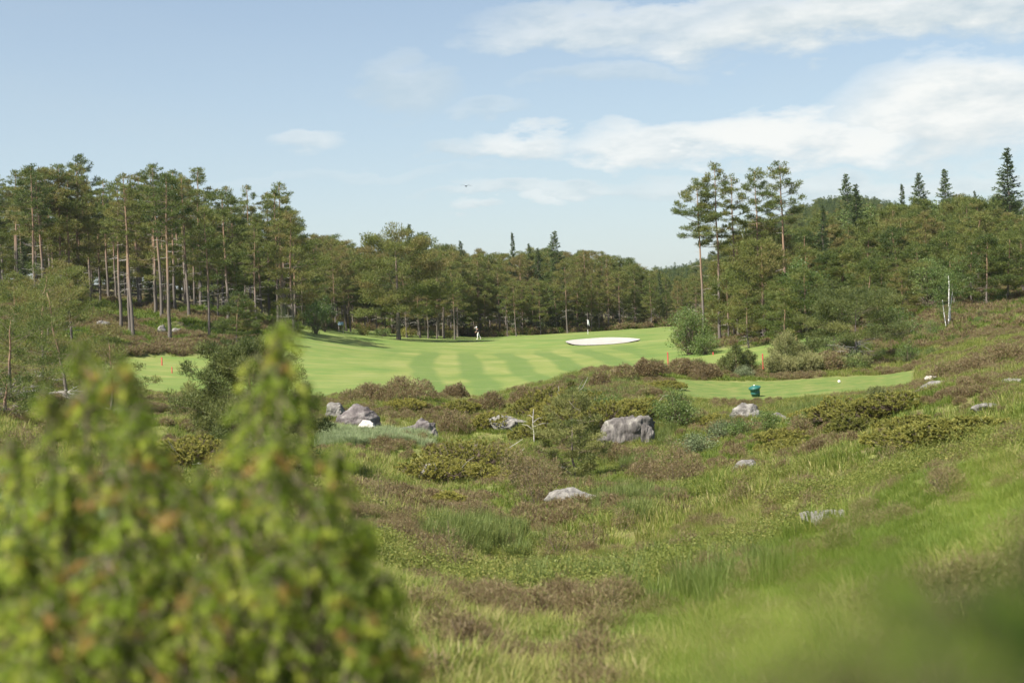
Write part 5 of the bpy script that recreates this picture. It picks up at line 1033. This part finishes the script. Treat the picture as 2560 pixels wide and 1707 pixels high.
# ------------------------------------------------------------------ bird in the sky
q = W(1165, 466, 120); root = empty('bird', q); S = Soup()
S.tube([(-.16, 0, 0), (-.05, 0, .01), (.08, 0, 0), (.2, 0, -.005)], [.012, .05, .045, .01], 8, .5); S.build('body', M['black'], root, True)
for sy in (-1, 1):
    V = [(.05, 0, .02), (-.09, 0, .02), (.07, sy * .25, .12), (-.06, sy * .25, .11), (-.02, sy * .52, .04), (-.07, sy * .5, .035)]
    S = Soup(); S.add(V + [(a, b, c - .008) for a, b, c in V], [(0, 1, 2), (1, 3, 2), (2, 3, 4), (3, 5, 4), (6, 8, 7), (7, 8, 9), (8, 10, 9), (9, 10, 11)], .5); S.build('wing', M['black'], root)
root.rotation_euler = (.1, 0, 1.2); tag(root, 'small dark bird flying over the forest', 'bird')

# ------------------------------------------------------------------ out-of-focus juniper close to the camera, left
def near_bush():
    r = np.random.RandomState(77); root = empty('juniper_bush', (G(450, 3.0))); b0 = G(450, 3.0); st = Soup(); cr = Soup()
    LEAD = [(200, 850, 3.0), (312, 895, 2.9), (245, 930, 3.1), (120, 985, 2.8), (35, 1110, 3.0), (400, 1130, 3.1), (505, 1170, 2.8), (585, 1100, 3.1), (655, 900, 3.0), (705, 812, 2.9), (765, 965, 3.0), (835, 1130, 2.8), (905, 1320, 2.9), (960, 1440, 2.7), (345, 1010, 2.8), (150, 1180, 2.7), (690, 1090, 2.7), (590, 1220, 2.6), (450, 1230, 2.6), (290, 1180, 2.6), (790, 1260, 2.6), (60, 1330, 2.6), (-40, 1200, 3.0), (-120, 1300, 2.9), (880, 1480, 2.5), (700, 1400, 2.5), (500, 1450, 2.45), (300, 1450, 2.45), (120, 1520, 2.5), (1000, 1590, 2.6)]
    for (px, py, D) in LEAD:
        tip = W(px, py, D) - b0; base = np.array([tip[0] * .35 + r.normal(0, .08), (D - 3.0) * .4, -.1]); L = np.linalg.norm(tip - base)
        pth = bez(base, np.array([tip[0] * .8, tip[1] * .8, tip[2] * .45]), tip, 14); st.tube(pth, np.linspace(.012, .0025, 14), 5, .5, False)
        ns = 112 if py > 1050 else 70
        for j in range(ns):
            w = 1 - r.rand() ** 1.2 * .62; q = np.array([np.interp(w, np.linspace(0, 1, 14), pth[:, c]) for c in range(3)])
            dist = (1 - w) * L; a = r.rand() * 6.28; sl = min(.03 + .32 * dist, .24) * r.uniform(.3, 1.1); o = np.array([math.cos(a), math.sin(a), r.uniform(.1, .9)])
            e = q + unit(o) * sl; dr = e + np.array([math.cos(a) * .014, math.sin(a) * .014, -.034 * r.uniform(.4, 1.3)])
            st.tube(np.stack([q, (q + e) / 2 + [0, 0, .2 * sl], dr]), [.0024, .0018, .0008], 3, .5, False)
            brown = r.rand() < .05 + (.13 if w > .93 else 0); n = 26; ww = r.rand(n) ** .7; k = .024 * r.uniform(.6, 1.4)
            C = e + (dr - e) * ww[:, None] * 1.3 + unit(o) * (-k * (1 - ww))[:, None] + r.normal(0, .0055, (n, 3))
            A = unit(np.array([math.cos(a) * .5, math.sin(a) * .5, -.85]) + r.normal(0, .5, (n, 3))); t0 = r.normal(.45, .2)
            t = r.uniform(.86, 1.0, n) if brown else np.clip(t0 - .12 + .25 * ww + r.normal(0, .06, n), 0, .8)
            cr.tris(needles(C, A, .016, .0024, r), t)
            if True:                                           # older inner needles along the twig, tinted dark to paint the shaded interior
                m = 12; w2 = r.rand(m); C = q + (e - q) * w2[:, None] + r.normal(0, .008, (m, 3)); cr.tris(needles(C, unit(r.normal(size=(m, 3))), .016, .0028, r), np.clip(r.normal(.06, .06, m), 0, .4))
    st.build('stems', M['twig'], root); cr.build('foliage', M['near_bush'], root)
    tag(root, 'large out-of-focus juniper with bright green sprays and rusty tips at the lower left', 'juniper')
near_bush()
def near_leaves():
    r = np.random.RandomState(5); b0 = G(2350, 3.0); b0 = np.array([.22, .62, CAMZ - 1.62]); root = empty('leafy_sapling', b0); st = Soup(); cr = Soup()
    spots = [(2480, 1600, .5, 8), (2540, 1500, .48, 10), (2560, 1680, .42, 22), (2620, 1400, .5, 8), (2590, 1250, .55, 4), (2440, 1700, .5, 12), (2500, 1680, .46, 14), (2250, 1720, .5, 6), (2380, 1640, .5, 5)]
    for i in range(74):                                    # loose leaves, most tinted bright as if sunlit, thinning out towards the middle
        q = r.rand() ** .8; spots.append((2560 - q * 820 + r.normal(0, 60), 1780 - r.rand() ** 1.4 * (480 - 330 * q), r.uniform(.27, .36), 1))
    for (px, py, D, n) in spots:
        c = W(px, py, D) - b0; st.tube(bez(np.array([r.normal(0, .02), r.normal(0, .02), 0]), np.array([c[0] * .3, c[1] * .3, c[2] * .7]), c, 8), np.linspace(.003, .0007, 8), 4, .5, False)
        C = c + r.normal(0, .012, (n, 3)); A = unit(r.normal(0, .6, (n, 3)) + [0, -.1, .5]); t = np.clip(r.normal(.55 if px < 2440 else .05, .12, n), 0, 1)  # shade painted in: leaves towards the right corner get a dark tint
        cr.tris(leaves(C, A, .020 if D > .4 else .017, .0055 if D > .4 else .0045, r), np.concatenate([t, t]))
    st.build('stems', M['twig'], root); cr.build('leaves', M['near_leaf'], root); tag(root, 'green leafy sapling right before the lens, blurred into the lower right corner', 'sapling')
near_leaves()

# ------------------------------------------------------------------ light summer haze
def haze():
    x0, x1, y0, y1, z0, z1 = -900, 900, -60, 1550, -30, 75
    V = [(x, y, z) for x in (x0, x1) for y in (y0, y1) for z in (z0, z1)]
    me = np_mesh('haze', V, [(0, 1, 3, 2), (4, 6, 7, 5), (0, 4, 5, 1), (2, 3, 7, 6), (0, 2, 6, 4), (1, 5, 7, 3)])
    m, nt, out = mat_nodes('haze_air'); v = nt.nodes.new('ShaderNodeVolumePrincipled'); v.inputs['Color'].default_value = (.88, .92, 1.0, 1); v.inputs['Density'].default_value = .00008; v.inputs['Anisotropy'].default_value = .3
    nt.links.new(v.outputs[0], out.inputs['Volume']); o = link('haze', me, None, m); tag(o, 'thin pale summer haze in the air over the course', 'haze', kind='stuff')
haze()
